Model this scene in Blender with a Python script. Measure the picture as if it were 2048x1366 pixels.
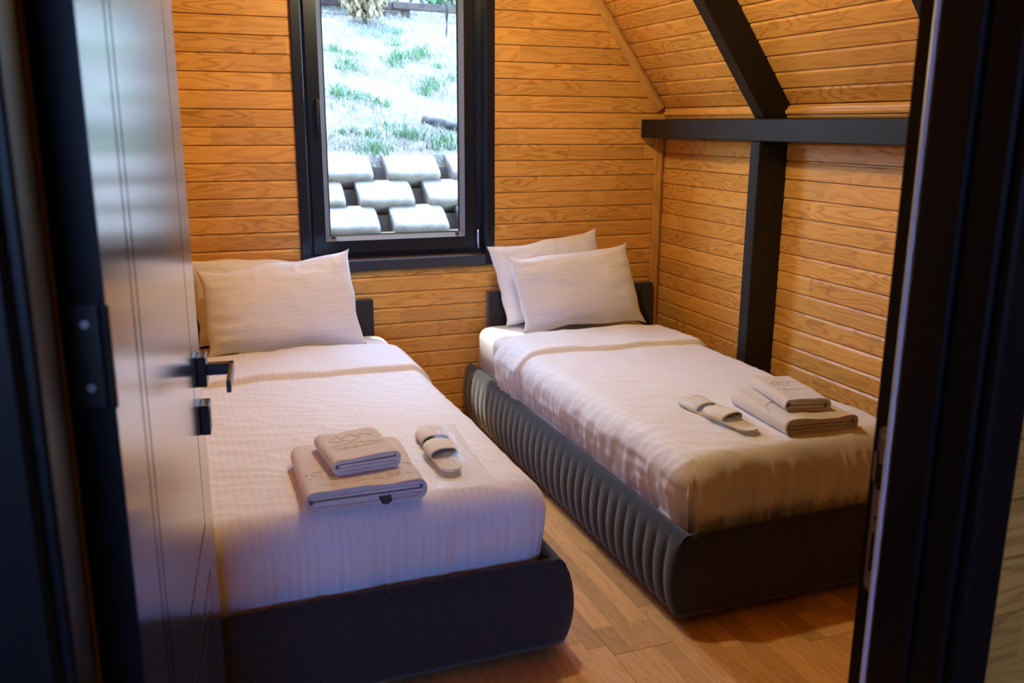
import bpy, bmesh, math, random
import numpy as np
from mathutils import Vector, Matrix, noise

random.seed(7)
scene = bpy.context.scene
C = scene.collection
for o in list(bpy.data.objects):
    bpy.data.objects.remove(o)

# ------------------------------------------------------------------ camera
PITCH, YAW, ROLL = math.radians(13.720), math.radians(-20.777), math.radians(0.301)
FPX = 1776.2
EYE = 1.5
fwd = Vector((-math.sin(YAW) * math.cos(PITCH), math.cos(YAW) * math.cos(PITCH), -math.sin(PITCH)))
rgt = Vector((math.cos(YAW), math.sin(YAW), 0))
upv = rgt.cross(fwd)
r2 = math.cos(ROLL) * rgt + math.sin(ROLL) * upv
u2 = -math.sin(ROLL) * rgt + math.cos(ROLL) * upv
cam = bpy.data.cameras.new('camera')
cam.sensor_width = 36.0
cam.lens = 36.0 * FPX / 2048.0
cam.clip_start = 0.02
cam.dof.use_dof = True
cam.dof.focus_distance = 2.9
cam.dof.aperture_fstop = 5.0
camo = bpy.data.objects.new('camera', cam)
C.objects.link(camo)
camo.matrix_world = Matrix(((r2.x, u2.x, -fwd.x, 0), (r2.y, u2.y, -fwd.y, 0), (r2.z, u2.z, -fwd.z, EYE), (0, 0, 0, 1)))
scene.camera = camo

# ------------------------------------------------------------------ world, sun, exposure
world = bpy.data.worlds.new('world')
scene.world = world
world.use_nodes = True
wn = world.node_tree
wn.nodes.clear()
sky = wn.nodes.new('ShaderNodeTexSky')
sky.sky_type = 'HOSEK_WILKIE'
sky.sun_direction = Vector((-0.18, 0.31, 1.0)).normalized()
sky.turbidity = 2.2
sky.ground_albedo = 0.4
bgn = wn.nodes.new('ShaderNodeBackground')
bgn.inputs['Strength'].default_value = 112.0
won = wn.nodes.new('ShaderNodeOutputWorld')
tint = wn.nodes.new('ShaderNodeMix')
tint.data_type = 'RGBA'
tint.blend_type = 'MULTIPLY'
tint.inputs[0].default_value = 1.0
tint.inputs[7].default_value = (0.98, 0.965, 0.93, 1)
wn.links.new(sky.outputs[0], tint.inputs[6])
wn.links.new(tint.outputs[2], bgn.inputs[0])
wn.links.new(bgn.outputs[0], won.inputs[0])
sun = bpy.data.lights.new('sun', 'SUN')
sun.energy = 9.5
sun.angle = math.radians(0.8)
sun.color = (1.0, 0.94, 0.82)
suno = bpy.data.objects.new('sun', sun)
C.objects.link(suno)
suno.rotation_euler = Vector((-0.18, 0.31, 1.0)).to_track_quat('Z', 'Y').to_euler()
suno.location = (-4, 12, 25)
LAMP_POWER = 720.0
LAMP_COLOR = (1.0, 0.87, 0.54)
vs = scene.view_settings
vs.view_transform = 'Standard'
vs.look = 'None'
vs.gamma = 1.0
vs.use_curve_mapping = False
vs.exposure = 0.0
scene.cycles.use_denoising = True
scene.cycles.sample_clamp_indirect = 6.0
scene.cycles.max_bounces = 8
scene.cycles.diffuse_bounces = 5
scene.cycles.transparent_max_bounces = 12
scene.cycles.caustics_reflective = False
scene.cycles.caustics_refractive = False

# ------------------------------------------------------------------ room measures (metres, floor z = 0)
DB = 4.298          # face of the back wall planks
XR = 2.50           # face of the right wall planks
XL = -0.45          # left wall
YD0, YD1 = 0.73, 0.89   # door wall, corridor side and room side
CEIL = 2.65
SL = 1.36           # rise of the roof slope per metre
ZS = 1.585          # height where the slope meets the right wall
PW = 0.08           # plank pitch


# ------------------------------------------------------------------ helpers
def link(o, parent=None):
    C.objects.link(o)
    if parent is not None:
        o.parent = parent
    return o


def mesh(name, verts, faces, mat=None, smooth=False):
    me = bpy.data.meshes.new(name)
    me.from_pydata([tuple(v) for v in verts], [], [tuple(f) for f in faces])
    me.update()
    if mat is not None:
        me.materials.append(mat)
    if smooth:
        me.polygons.foreach_set('use_smooth', [True] * len(me.polygons))
    return me


def obj(name, me, parent=None, loc=None, mat4=None):
    o = bpy.data.objects.new(name, me)
    link(o, parent)
    if loc is not None:
        o.location = loc
    if mat4 is not None:
        o.matrix_local = mat4
    return o


def tag(o, label=None, cat=None, group=None, kind=None):
    if label:
        o['label'] = label
    if cat:
        o['category'] = cat
    if group:
        o['group'] = group
    if kind:
        o['kind'] = kind
    return o


def empty(name, loc=(0, 0, 0), rz=0.0, parent=None):
    o = bpy.data.objects.new(name, None)
    o.empty_display_size = 0.1
    link(o, parent)
    o.location = loc
    o.rotation_euler = (0, 0, rz)
    return o


class MB:
    """collects shapes for ONE part"""
    def __init__(self):
        self.v, self.f = [], []

    def add(self, vs, fs):
        n = len(self.v)
        self.v += [tuple(v) for v in vs]
        self.f += [tuple(i + n for i in f) for f in fs]
        return self

    def box(self, x0, x1, y0, y1, z0, z1, b=0.0, seg=1):
        if b <= 0:
            vs = [(x0, y0, z0), (x1, y0, z0), (x1, y1, z0), (x0, y1, z0), (x0, y0, z1), (x1, y0, z1), (x1, y1, z1), (x0, y1, z1)]
            fs = [(0, 3, 2, 1), (4, 5, 6, 7), (0, 1, 5, 4), (1, 2, 6, 5), (2, 3, 7, 6), (3, 0, 4, 7)]
            return self.add(vs, fs)
        bm = bmesh.new()
        bmesh.ops.create_cube(bm, size=1.0)
        bmesh.ops.scale(bm, vec=(x1 - x0, y1 - y0, z1 - z0), verts=bm.verts)
        bmesh.ops.translate(bm, vec=((x0 + x1) / 2, (y0 + y1) / 2, (z0 + z1) / 2), verts=bm.verts)
        bmesh.ops.bevel(bm, geom=bm.edges[:], offset=b, segments=seg, affect='EDGES', profile=0.6)
        return self.bm(bm)

    def bm(self, bm, M=None):
        bm.verts.index_update()
        vs = [(M @ v.co if M is not None else v.co).copy() for v in bm.verts]
        fs = [tuple(v.index for v in f.verts) for f in bm.faces]
        bm.free()
        return self.add(vs, fs)

    def cyl(self, p0, p1, r0, r1=None, n=12, cap=True):
        r1 = r0 if r1 is None else r1
        p0, p1 = Vector(p0), Vector(p1)
        q = (p1 - p0).to_track_quat('Z', 'Y')
        vs, fs = [], []
        for p, r in ((p0, r0), (p1, r1)):
            for i in range(n):
                a = 2 * math.pi * i / n
                vs.append(p + q @ Vector((r * math.cos(a), r * math.sin(a), 0)))
        for i in range(n):
            j = (i + 1) % n
            fs.append((i, j, n + j, n + i))
        if cap:
            fs.append(tuple(range(n - 1, -1, -1)))
            fs.append(tuple(range(n, 2 * n)))
        return self.add(vs, fs)

    def prism(self, poly, h0, h1, M=None):
        """polygon in the xy plane, extruded h0..h1 along z; M maps to place"""
        n = len(poly)
        vs = [Vector((x, y, h0)) for x, y in poly] + [Vector((x, y, h1)) for x, y in poly]
        if M is not None:
            vs = [M @ v for v in vs]
        fs = [tuple(range(n - 1, -1, -1)), tuple(range(n, 2 * n))]
        for i in range(n):
            j = (i + 1) % n
            fs.append((i, j, n + j, n + i))
        return self.add(vs, fs)

    def lathe(self, prof, center=(0, 0, 0), n=24):
        cx, cy, cz = center
        vs, fs = [], []
        m = len(prof)
        for i in range(n):
            a = 2 * math.pi * i / n
            for r, z in prof:
                vs.append((cx + r * math.cos(a), cy + r * math.sin(a), cz + z))
        for i in range(n):
            j = (i + 1) % n
            for k in range(m - 1):
                fs.append((i * m + k, j * m + k, j * m + k + 1, i * m + k + 1))
        return self.add(vs, fs)

    def build(self, name, mat, parent=None, smooth=False, loc=None, mat4=None):
        return obj(name, mesh(name, self.v, self.f, mat, smooth), parent, loc, mat4)


def grid_mesh(name, P, mat, closed_u=False):
    """P: array (nu, nv, 3) -> smooth quad mesh"""
    nu, nv = P.shape[:2]
    vs = P.reshape(-1, 3)
    fs = []
    for i in range(nu if closed_u else nu - 1):
        i2 = (i + 1) % nu
        for j in range(nv - 1):
            fs.append((i * nv + j, i2 * nv + j, i2 * nv + j + 1, i * nv + j + 1))
    return mesh(name, vs, fs, mat, True)


def nz(x, y, z=0.0):
    return noise.noise(Vector((x, y, z)))


def sst(a, b, x):
    t = min(1.0, max(0.0, (x - a) / (b - a)))
    return t * t * (3 - 2 * t)


# ------------------------------------------------------------------ materials
class NT:
    def __init__(self, name):
        self.m = bpy.data.materials.new(name)
        self.m.use_nodes = True
        self.t = self.m.node_tree
        self.t.nodes.clear()
        self.out = self.n('ShaderNodeOutputMaterial')
        self.b = self.n('ShaderNodeBsdfPrincipled')
        self.t.links.new(self.b.outputs[0], self.out.inputs[0])

    def n(self, typ, **kw):
        nd = self.t.nodes.new(typ)
        for k, v in kw.items():
            setattr(nd, k, v)
        return nd

    def l(self, a, b):
        self.t.links.new(a, b)

    def put(self, sock, v):
        if hasattr(v, 'is_linked') or isinstance(v, bpy.types.NodeSocket):
            self.l(v, sock)
        else:
            sock.default_value = v

    def math(self, op, a, b=0.0, c=0.0):
        nd = self.n('ShaderNodeMath', operation=op)
        self.put(nd.inputs[0], a)
        self.put(nd.inputs[1], b)
        self.put(nd.inputs[2], c)
        return nd.outputs[0]

    def comb(self, x, y, z):
        nd = self.n('ShaderNodeCombineXYZ')
        for i, v in enumerate((x, y, z)):
            self.put(nd.inputs[i], v)
        return nd.outputs[0]

    def obj_xyz(self):
        tc = self.n('ShaderNodeTexCoord')
        sp = self.n('ShaderNodeSeparateXYZ')
        self.l(tc.outputs['Object'], sp.inputs[0])
        return tc.outputs['Object'], sp.outputs

    def noise(self, vec, scale, detail=2.0, rough=0.5):
        nd = self.n('ShaderNodeTexNoise')
        if vec is not None:
            self.l(vec, nd.inputs['Vector'])
        nd.inputs['Scale'].default_value = scale
        nd.inputs['Detail'].default_value = detail
        nd.inputs['Roughness'].default_value = rough
        return nd.outputs['Fac']

    def ramp(self, fac, stops):
        nd = self.n('ShaderNodeValToRGB')
        e = nd.color_ramp.elements
        while len(e) < len(stops):
            e.new(0.5)
        for i, (p, c) in enumerate(stops):
            e[i].position = p
            e[i].color = (*c, 1) if len(c) == 3 else c
        self.l(fac, nd.inputs[0])
        return nd.outputs[0]

    def mix(self, fac, a, b, mode='MIX'):
        nd = self.n('ShaderNodeMix', data_type='RGBA', blend_type=mode)
        self.put(nd.inputs[0], fac)
        for s, v in ((nd.inputs[6], a), (nd.inputs[7], b)):
            if isinstance(v, tuple):
                s.default_value = (*v, 1)
            else:
                self.l(v, s)
        return nd.outputs[2]

    def bump(self, h, strength=0.3, dist=0.002):
        nd = self.n('ShaderNodeBump')
        nd.inputs['Strength'].default_value = strength
        nd.inputs['Distance'].default_value = dist
        self.l(h, nd.inputs['Height'])
        self.l(nd.outputs[0], self.b.inputs['Normal'])

    def set(self, color=None, rough=None, spec=None, metal=None, sheen=None, coat=None):
        for k, v in (('Base Color', color), ('Roughness', rough), ('Specular IOR Level', spec), ('Metallic', metal), ('Sheen Weight', sheen), ('Coat Weight', coat)):
            if v is None:
                continue
            s = self.b.inputs[k]
            if isinstance(v, tuple):
                s.default_value = (*v, 1)
            elif isinstance(v, (int, float)):
                s.default_value = v
            else:
                self.l(v, s)
        return self.m


def plain(name, color, rough=0.5, spec=0.5, metal=0.0, sheen=None):
    return NT(name).set(color, rough, spec, metal, sheen)


def wood(name, light, dark, seg=0.45, rough=0.38, contrast=1.0, rings=8.0, tone=0.22):
    """varnished softwood boards; local x runs along the board, finger-jointed in short lengths"""
    T = NT(name)
    vec, s = T.obj_xyz()
    oi = T.n('ShaderNodeObjectInfo')
    rnd = oi.outputs['Random']
    x = T.math('ADD', s[0], T.math('MULTIPLY', rnd, 37.0))
    cell = T.math('FLOOR', T.math('DIVIDE', x, seg))
    wn_ = T.n('ShaderNodeTexWhiteNoise', noise_dimensions='2D')
    T.l(T.comb(cell, T.math('MULTIPLY', rnd, 91.0), 0.0), wn_.inputs['Vector'])
    cr = wn_.outputs['Value']
    wn2 = T.n('ShaderNodeTexWhiteNoise', noise_dimensions='2D')
    T.l(T.comb(T.math('ADD', cell, 31.7), T.math('MULTIPLY', rnd, 53.0), 0.0), wn2.inputs['Vector'])
    cr2 = wn2.outputs['Value']
    off = T.math('MULTIPLY', cr, 50.0)
    yy = T.math('ADD', T.math('MULTIPLY', s[1], 13.0), off)
    gv = T.comb(T.math('ADD', T.math('MULTIPLY', x, 2.0), off), yy, T.math('MULTIPLY', s[2], 6.0))
    n1 = T.noise(gv, 1.0, 1.5, 0.45)
    fr = T.math('FRACT', T.math('MULTIPLY', n1, T.math('ADD', rings, T.math('MULTIPLY', cr2, rings * 1.3))))
    ring = T.ramp(fr, [(0.0, (0.1,) * 3), (0.45, (0.0,) * 3), (0.86, (1.0,) * 3), (1.0, (0.15,) * 3)])
    fv = T.comb(T.math('MULTIPLY', x, 6.0), T.math('ADD', T.math('MULTIPLY', s[1], 220.0), off), 0.0)
    fib = T.noise(fv, 1.0, 2.0, 0.6)
    amt = T.math('MULTIPLY', T.math('ADD', T.math('MULTIPLY', ring, T.math('ADD', 0.25, T.math('MULTIPLY', cr2, 0.55))), T.math('MULTIPLY', T.math('SUBTRACT', fib, 0.45), 0.6)), contrast)
    col = T.mix(amt, light, dark)
    v = T.math('ADD', 1.0 - tone * 0.5, T.math('MULTIPLY', cr, tone))
    col2 = T.mix(1.0, col, T.comb(v, v, v), 'MULTIPLY')
    T.bump(T.math('ADD', T.math('MULTIPLY', fib, 0.5), T.math('MULTIPLY', ring, -0.5)), 0.12, 0.001)
    return T.set(col2, rough, 0.4)


M = {}
M['pine'] = wood('pine_varnished', (0.72, 0.365, 0.078), (0.37, 0.138, 0.018), contrast=1.0, rings=7.0)
M['pine_trim'] = wood('pine_trim', (0.66, 0.34, 0.085), (0.42, 0.17, 0.03), seg=3.0, rings=5)
M['backing'] = plain('backing_wood', (0.10, 0.045, 0.015), 0.8)
M['outer'] = plain('outer_wall_dark', (0.05, 0.045, 0.04), 0.8)


def mk_black_wood():
    T = NT('black_painted_timber')
    vec, s = T.obj_xyz()
    n1 = T.noise(T.comb(T.math('MULTIPLY', s[0], 40.0), T.math('MULTIPLY', s[1], 40.0), T.math('MULTIPLY', s[2], 3.0)), 1.0, 3.0)
    T.bump(n1, 0.25, 0.002)
    return T.set(T.ramp(n1, [(0.3, (0.005, 0.0045, 0.005)), (0.7, (0.011, 0.010, 0.011))]), 0.48, 0.3)


M['black_wood'] = mk_black_wood()
M['win_black'] = plain('window_dark_grey', (0.008, 0.009, 0.013), 0.30, 0.4)
M['sill'] = plain('sill_lit_grey', (0.030, 0.036, 0.052), 0.28, 0.5)  # bluish window highlight put into the sill colour, lighter than the frame
M['win_bead'] = plain('glazing_bead_sunlit', (0.14, 0.16, 0.20), 0.3, 0.6)  # sunlight on the beads put into the colour, paler than the sash
M['rubber'] = plain('rubber_gasket', (0.008, 0.008, 0.008), 0.6)
M['steel'] = plain('brushed_steel', (0.55, 0.55, 0.55), 0.3, 0.5, 1.0)
M['strike'] = plain('strike_plate_dark_metal', (0.30, 0.26, 0.24), 0.45, 0.5, 0.5)
M['slot'] = plain('slot_black', (0.004, 0.004, 0.004), 0.8)
M['handle'] = plain('black_handle', (0.012, 0.012, 0.013), 0.3, 0.5)
M['chrome'] = plain('chrome', (0.7, 0.7, 0.7), 0.15, 0.5, 1.0)
M['seal'] = plain('pale_lilac_seal', (0.80, 0.79, 0.86), 0.45)
M['seal_brown'] = plain('brown_seal', (0.20, 0.08, 0.02), 0.6)


def mk_door():
    T = NT('door_dark_lacquer')
    vec, s = T.obj_xyz()
    n1 = T.noise(T.comb(T.math('MULTIPLY', s[0], 130.0), 0.0, T.math('MULTIPLY', s[2], 1.6)), 1.0, 2.0)
    T.bump(n1, 0.015, 0.001)
    T.b.inputs['Coat Roughness'].default_value = 0.16
    return T.set(T.ramp(n1, [(0.3, (0.034, 0.033, 0.035)), (0.7, (0.042, 0.040, 0.043))]), T.math('ADD', 0.10, T.math('MULTIPLY', n1, 0.14)), 0.8, None, None, 1.0)


M['door'] = mk_door()
M['door_groove'] = plain('door_groove', (0.006, 0.006, 0.007), 0.5)
M['jamb'] = plain('door_frame_black', (0.0045, 0.0045, 0.006), 0.38, 0.16)


def mk_floor():
    T = NT('oak_laminate')
    vec, s = T.obj_xyz()
    oi = T.n('ShaderNodeObjectInfo')
    rnd = oi.outputs['Random']
    row = T.math('FLOOR', T.math('DIVIDE', s[1], 0.0645))
    wr = T.n('ShaderNodeTexWhiteNoise', noise_dimensions='2D')
    T.l(T.comb(row, T.math('MULTIPLY', rnd, 71.0), 0.0), wr.inputs['Vector'])
    x = T.math('ADD', s[0], T.math('MULTIPLY', wr.outputs['Value'], 9.0))
    cell = T.math('FLOOR', T.math('DIVIDE', x, 0.41))
    wc = T.n('ShaderNodeTexWhiteNoise', noise_dimensions='3D')
    T.l(T.comb(cell, row, T.math('MULTIPLY', rnd, 33.0)), wc.inputs['Vector'])
    cr = wc.outputs['Value']
    off = T.math('MULTIPLY', cr, 60.0)
    gv = T.comb(T.math('ADD', T.math('MULTIPLY', x, 2.4), off), T.math('ADD', T.math('MULTIPLY', s[1], 17.0), off), 0.0)
    n1 = T.noise(gv, 1.0, 2.0)
    fr = T.math('FRACT', T.math('MULTIPLY', n1, 9.0))
    ring = T.ramp(fr, [(0.0, (0.1,) * 3), (0.5, (0.0,) * 3), (0.9, (1.0,) * 3), (1.0, (0.1,) * 3)])
    fib = T.noise(T.comb(T.math('MULTIPLY', x, 8.0), T.math('ADD', T.math('MULTIPLY', s[1], 260.0), off), 0.0), 1.0, 2.0)
    amt = T.math('ADD', T.math('MULTIPLY', ring, 0.35), T.math('MULTIPLY', T.math('SUBTRACT', fib, 0.4), 0.8))
    col = T.mix(amt, (0.78, 0.44, 0.165), (0.44, 0.20, 0.055))
    v = T.math('ADD', 0.72, T.math('MULTIPLY', cr, 0.42))
    T.bump(fib, 0.06, 0.0006)
    return T.set(T.mix(1.0, col, T.comb(v, v, v), 'MULTIPLY'), 0.36, 0.45)


M['floor'] = mk_floor()


def mk_stripe(name, axis, pitch=0.022, rot=0.0):
    """white cotton with tone-on-tone satin stripes"""
    T = NT(name)
    vec, s = T.obj_xyz()
    c = s[axis]
    if rot:
        c = T.math('ADD', T.math('MULTIPLY', s[0], math.cos(rot)), T.math('MULTIPLY', s[1], math.sin(rot)))
    w = T.math('SINE', T.math('MULTIPLY', c, 2 * math.pi / pitch))
    st = T.math('SMOOTHSTEP' if False else 'MULTIPLY', T.math('ADD', w, 1.0), 0.5)
    st = T.ramp(st, [(0.35, (0.0,) * 3), (0.65, (1.0,) * 3)])
    col = T.mix(st, (0.80, 0.79, 0.80), (0.765, 0.755, 0.77))
    ro = T.math('SUBTRACT', 0.85, T.math('MULTIPLY', st, 0.25))
    n1 = T.noise(vec, 900.0, 1.0)
    T.bump(T.math('ADD', T.math('MULTIPLY', n1, 0.5), T.math('MULTIPLY', st, 0.6)), 0.10, 0.0006)
    return T.set(col, ro, 0.3, None, 0.15)


M['stripe_x'] = mk_stripe('striped_cotton_long', 0)
M['stripe_xr'] = mk_stripe('striped_cotton_skewed', 0, 0.022, 0.14)
M['stripe_z'] = mk_stripe('striped_pillow_cotton', 1, 0.020)
M['sheet'] = plain('white_sheet', (0.80, 0.80, 0.82), 0.8, 0.3)


def mk_fabric(name, a, b, scale=420.0, sheen=0.3, bump=0.35):
    T = NT(name)
    vec, s = T.obj_xyz()
    n1 = T.noise(vec, scale, 2.0, 0.7)
    n2 = T.noise(vec, scale * 0.13, 2.0, 0.6)
    f = T.math('ADD', T.math('MULTIPLY', n1, 0.75), T.math('MULTIPLY', n2, 0.25))
    T.bump(n1, bump, 0.0015)
    return T.set(T.ramp(f, [(0.36, a), (0.64, b)]), 0.92, 0.2, None, sheen)


M['charcoal'] = mk_fabric('charcoal_upholstery', (0.012, 0.0125, 0.014), (0.044, 0.046, 0.052))
M['terry'] = mk_fabric('terry_towel', (0.68, 0.62, 0.56), (0.84, 0.79, 0.74), 700.0, 0.5, 0.8)
M['slipper'] = mk_fabric('slipper_fleece', (0.66, 0.62, 0.52), (0.76, 0.72, 0.62), 600.0, 0.2, 0.3)
M['care_tag'] = plain('care_tag', (0.05, 0.06, 0.055), 0.7)


def mk_film():
    T = NT('clear_plastic_film')
    tr = T.n('ShaderNodeBsdfTransparent')
    tr.inputs[0].default_value = (0.98, 0.98, 0.98, 1)
    mx = T.n('ShaderNodeMixShader')
    lw = T.n('ShaderNodeFresnel')
    lw.inputs[0].default_value = 1.45
    vec, s = T.obj_xyz()
    T.bump(T.noise(vec, 60.0, 3.0), 0.5, 0.004)
    T.set((0.75, 0.74, 0.72), 0.22, 0.6)
    ge = T.n('ShaderNodeNewGeometry')
    fac = T.math('ADD', 0.07, T.math('MULTIPLY', T.math('MULTIPLY', lw.outputs[0], T.math('SUBTRACT', 1.0, ge.outputs['Backfacing'])), 0.6))
    T.l(fac, mx.inputs[0])
    T.l(tr.outputs[0], mx.inputs[1])
    T.l(T.b.outputs[0], mx.inputs[2])
    T.l(mx.outputs[0], T.out.inputs[0])
    return T.m


M['film'] = mk_film()


def mk_glass(tint_=(0.96, 0.98, 0.98, 1)):
    T = NT('window_glass')
    tr = T.n('ShaderNodeBsdfTransparent')
    tr.inputs[0].default_value = tint_
    gl = T.n('ShaderNodeBsdfGlossy')
    gl.inputs['Roughness'].default_value = 0.0
    fr = T.n('ShaderNodeFresnel')
    fr.inputs[0].default_value = 1.45
    mx = T.n('ShaderNodeMixShader')
    ge = T.n('ShaderNodeNewGeometry')
    T.l(T.math('MULTIPLY', fr.outputs[0], T.math('SUBTRACT', 1.0, ge.outputs['Backfacing'])), mx.inputs[0])
    T.l(tr.outputs[0], mx.inputs[1])
    T.l(gl.outputs[0], mx.inputs[2])
    T.l(mx.outputs[0], T.out.inputs[0])
    return T.m


M['glass'] = mk_glass()
M['blue_light_glass'] = mk_glass((0.68, 0.75, 1.0, 1))  # blue tint added to colour the light from the unseen rear window


def mk_bulb():
    T = NT('warm_lamp_bulb')
    em = T.n('ShaderNodeEmission')
    em.inputs[0].default_value = (*LAMP_COLOR, 1)
    em.inputs[1].default_value = LAMP_POWER
    T.l(em.outputs[0], T.out.inputs[0])
    return T.m


M['bulb'] = mk_bulb()


def mk_concrete():
    T = NT('pale_concrete')
    vec, s = T.obj_xyz()
    n1 = T.noise(vec, 9.0, 4.0, 0.6)
    n2 = T.noise(vec, 120.0, 2.0, 0.7)
    f = T.math('ADD', T.math('MULTIPLY', n1, 0.6), T.math('MULTIPLY', n2, 0.4))
    T.bump(n2, 0.5, 0.004)
    return T.set(T.ramp(f, [(0.35, (0.150, 0.122, 0.098)), (0.6, (0.270, 0.232, 0.196))]), 0.9, 0.2)


M['concrete'] = mk_concrete()


def mk_soil():
    T = NT('dry_hillside')
    vec, s = T.obj_xyz()
    n1 = T.noise(vec, 3.0, 4.0, 0.6)
    n2 = T.noise(vec, 45.0, 3.0, 0.7)
    f = T.math('ADD', T.math('MULTIPLY', n1, 0.4), T.math('MULTIPLY', n2, 0.6))
    T.bump(n2, 0.8, 0.03)
    return T.set(T.ramp(f, [(0.34, (0.075, 0.064, 0.050)), (0.5, (0.200, 0.180, 0.150)), (0.66, (0.330, 0.305, 0.265))]), 0.95, 0.1)


M['soil'] = mk_soil()


def mk_leaf(name, a, b):
    T = NT(name)
    vec, s = T.obj_xyz()
    return T.set(T.ramp(T.noise(vec, 14.0, 2.0), [(0.35, a), (0.65, b)]), 0.6, 0.3)


M['straw'] = mk_leaf('dry_straw', (0.200, 0.182, 0.145), (0.360, 0.335, 0.290))
M['green'] = mk_leaf('green_blades', (0.050, 0.120, 0.045), (0.120, 0.200, 0.085))
M['bush'] = mk_leaf('bush_leaves', (0.050, 0.110, 0.045), (0.110, 0.180, 0.075))
M['rust_leaf'] = mk_leaf('dry_orange_leaves', (0.190, 0.125, 0.065), (0.270, 0.205, 0.125))
M['bark'] = mk_leaf('grey_bark', (0.030, 0.027, 0.024), (0.060, 0.055, 0.050))
M['fence'] = mk_leaf('weathered_red_brown_wood', (0.030, 0.019, 0.016), (0.062, 0.040, 0.032))

# ------------------------------------------------------------------ planks
_plank_cache = {}


def plank_mesh(L, h=PW, mat='pine'):
    key = (round(L, 3), round(h, 4), mat)
    if key in _plank_cache:
        return _plank_cache[key]
    prof = [(0.0006, -0.012), (0.0006, -0.0035), (0.0035, 0.0), (h - 0.013, 0.0), (h - 0.0045, -0.0048), (h - 0.0022, -0.0052), (h - 0.0022, -0.012)]
    n = len(prof)
    vs = [(0, y, z) for y, z in prof] + [(L, y, z) for y, z in prof]
    fs = [(i, i + 1, n + i + 1, n + i) for i in range(n - 1)] + [(n - 1, 0, n, 2 * n - 1)]
    fs += [tuple(range(n - 1, -1, -1)), tuple(range(n, 2 * n))]
    me = mesh('plank', vs, [tuple(reversed(f)) for f in fs], M[mat])
    me.update()
    bm = bmesh.new()
    bm.from_mesh(me)
    bmesh.ops.recalc_face_normals(bm, faces=bm.faces)
    bm.to_mesh(me)
    bm.free()
    _plank_cache[key] = me
    return me


def frame4(origin, X, Y, Z):
    return Matrix(((X[0], Y[0], Z[0], origin[0]), (X[1], Y[1], Z[1], origin[1]), (X[2], Y[2], Z[2], origin[2]), (0, 0, 0, 1)))


def plank(parent, origin, X, Y, Z, L, h=PW, mat='pine'):
    return obj('plank', plank_mesh(L, h, mat), parent, mat4=frame4(origin, X, Y, Z))


EX, EY, EZ = Vector((1, 0, 0)), Vector((0, 1, 0)), Vector((0, 0, 1))

# ---- back wall: backing with the window opening, then boards
WX0, WX1, WZ0, WZ1 = 0.600, 1.480, 0.855, 2.22      # clear opening inside the casing
mb = MB()
mb.box(XL - 0.2, WX0, DB + 0.0125, DB + 0.20, 0, CEIL + 0.9)
mb.box(WX1, XR + 0.3, DB + 0.0125, DB + 0.20, 0, CEIL + 0.9)
mb.box(WX0, WX1, DB + 0.0125, DB + 0.20, 0, WZ0)
mb.box(WX0, WX1, DB + 0.0125, DB + 0.20, WZ1, CEIL + 0.9)
wall_back = mb.build('wall_back', M['backing'])
tag(wall_back, kind='structure')
z = 1.9626 - 25 * PW
while z < CEIL:
    zb = max(z, 0.0)
    h = z + PW - zb
    if h > 0.03:
        zc = zb + h * 0.5
        xe = XR if zc < ZS - 0.03 else XR - (zc - ZS) / SL + 0.015
        if zb + h > 0.80 and zb < WZ1 + 0.05:
            plank(wall_back, (XL, DB, zb), EX, EZ, -EY, (0.562 if zb + h > 0.86 else 0.562) - XL, h)
            plank(wall_back, (1.518, DB, zb), EX, EZ, -EY, max(0.1, xe - 1.518), h)
            if zb < 0.80 and 0.80 - zb > 0.02:
                plank(wall_back, (0.564, DB, zb), EX, EZ, -EY, 1.516 - 0.564, 0.80 - zb)
        else:
            plank(wall_back, (XL, DB, zb), EX, EZ, -EY, xe - XL, h)
    z += PW

xr_, zr_ = -0.80, ZS + SL * (XR + 0.80) + 0.15
mb = MB()
mb.prism([(XR + 0.3 - (CEIL + 0.9 - ZS) / SL, CEIL + 0.9), (xr_, zr_), (2 * xr_ - XR + 0.6, CEIL + 0.9)], 0, 1, Matrix(((1, 0, 0, 0), (0, 0, -0.18, DB + 0.2), (0, 1, 0, 0), (0, 0, 0, 1))))
mb.box(2 * xr_ - XR - 0.2, XL - 0.2, DB + 0.02, DB + 0.2, 0, CEIL + 0.9)
tag(mb.build('wall_gable', M['outer']), kind='structure')  # unseen upper gable, added to keep sky light off the block fronts

# ---- right wall (knee wall) and roof slope
mb = MB()
mb.box(XR + 0.0125, XR + 0.2, YD1 - 0.16, DB + 0.0, 0, ZS + 0.15)
wall_right = mb.build('wall_right', M['backing'])
tag(wall_right, kind='structure')
z = 1.3567 - 17 * PW + 0.0
while z < ZS - 0.02:
    zb = max(z, 0.0)
    h = min(z + PW, ZS + 0.03) - zb
    if h > 0.02:
        plank(wall_right, (XR, DB - 0.002, zb), -EY, EZ, -EX, DB - YD1 - 0.004, h)
    z += PW

su = Vector((-1, 0, SL)).normalized()
sn = Vector((-SL, 0, -1)).normalized()
mb = MB()
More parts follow.
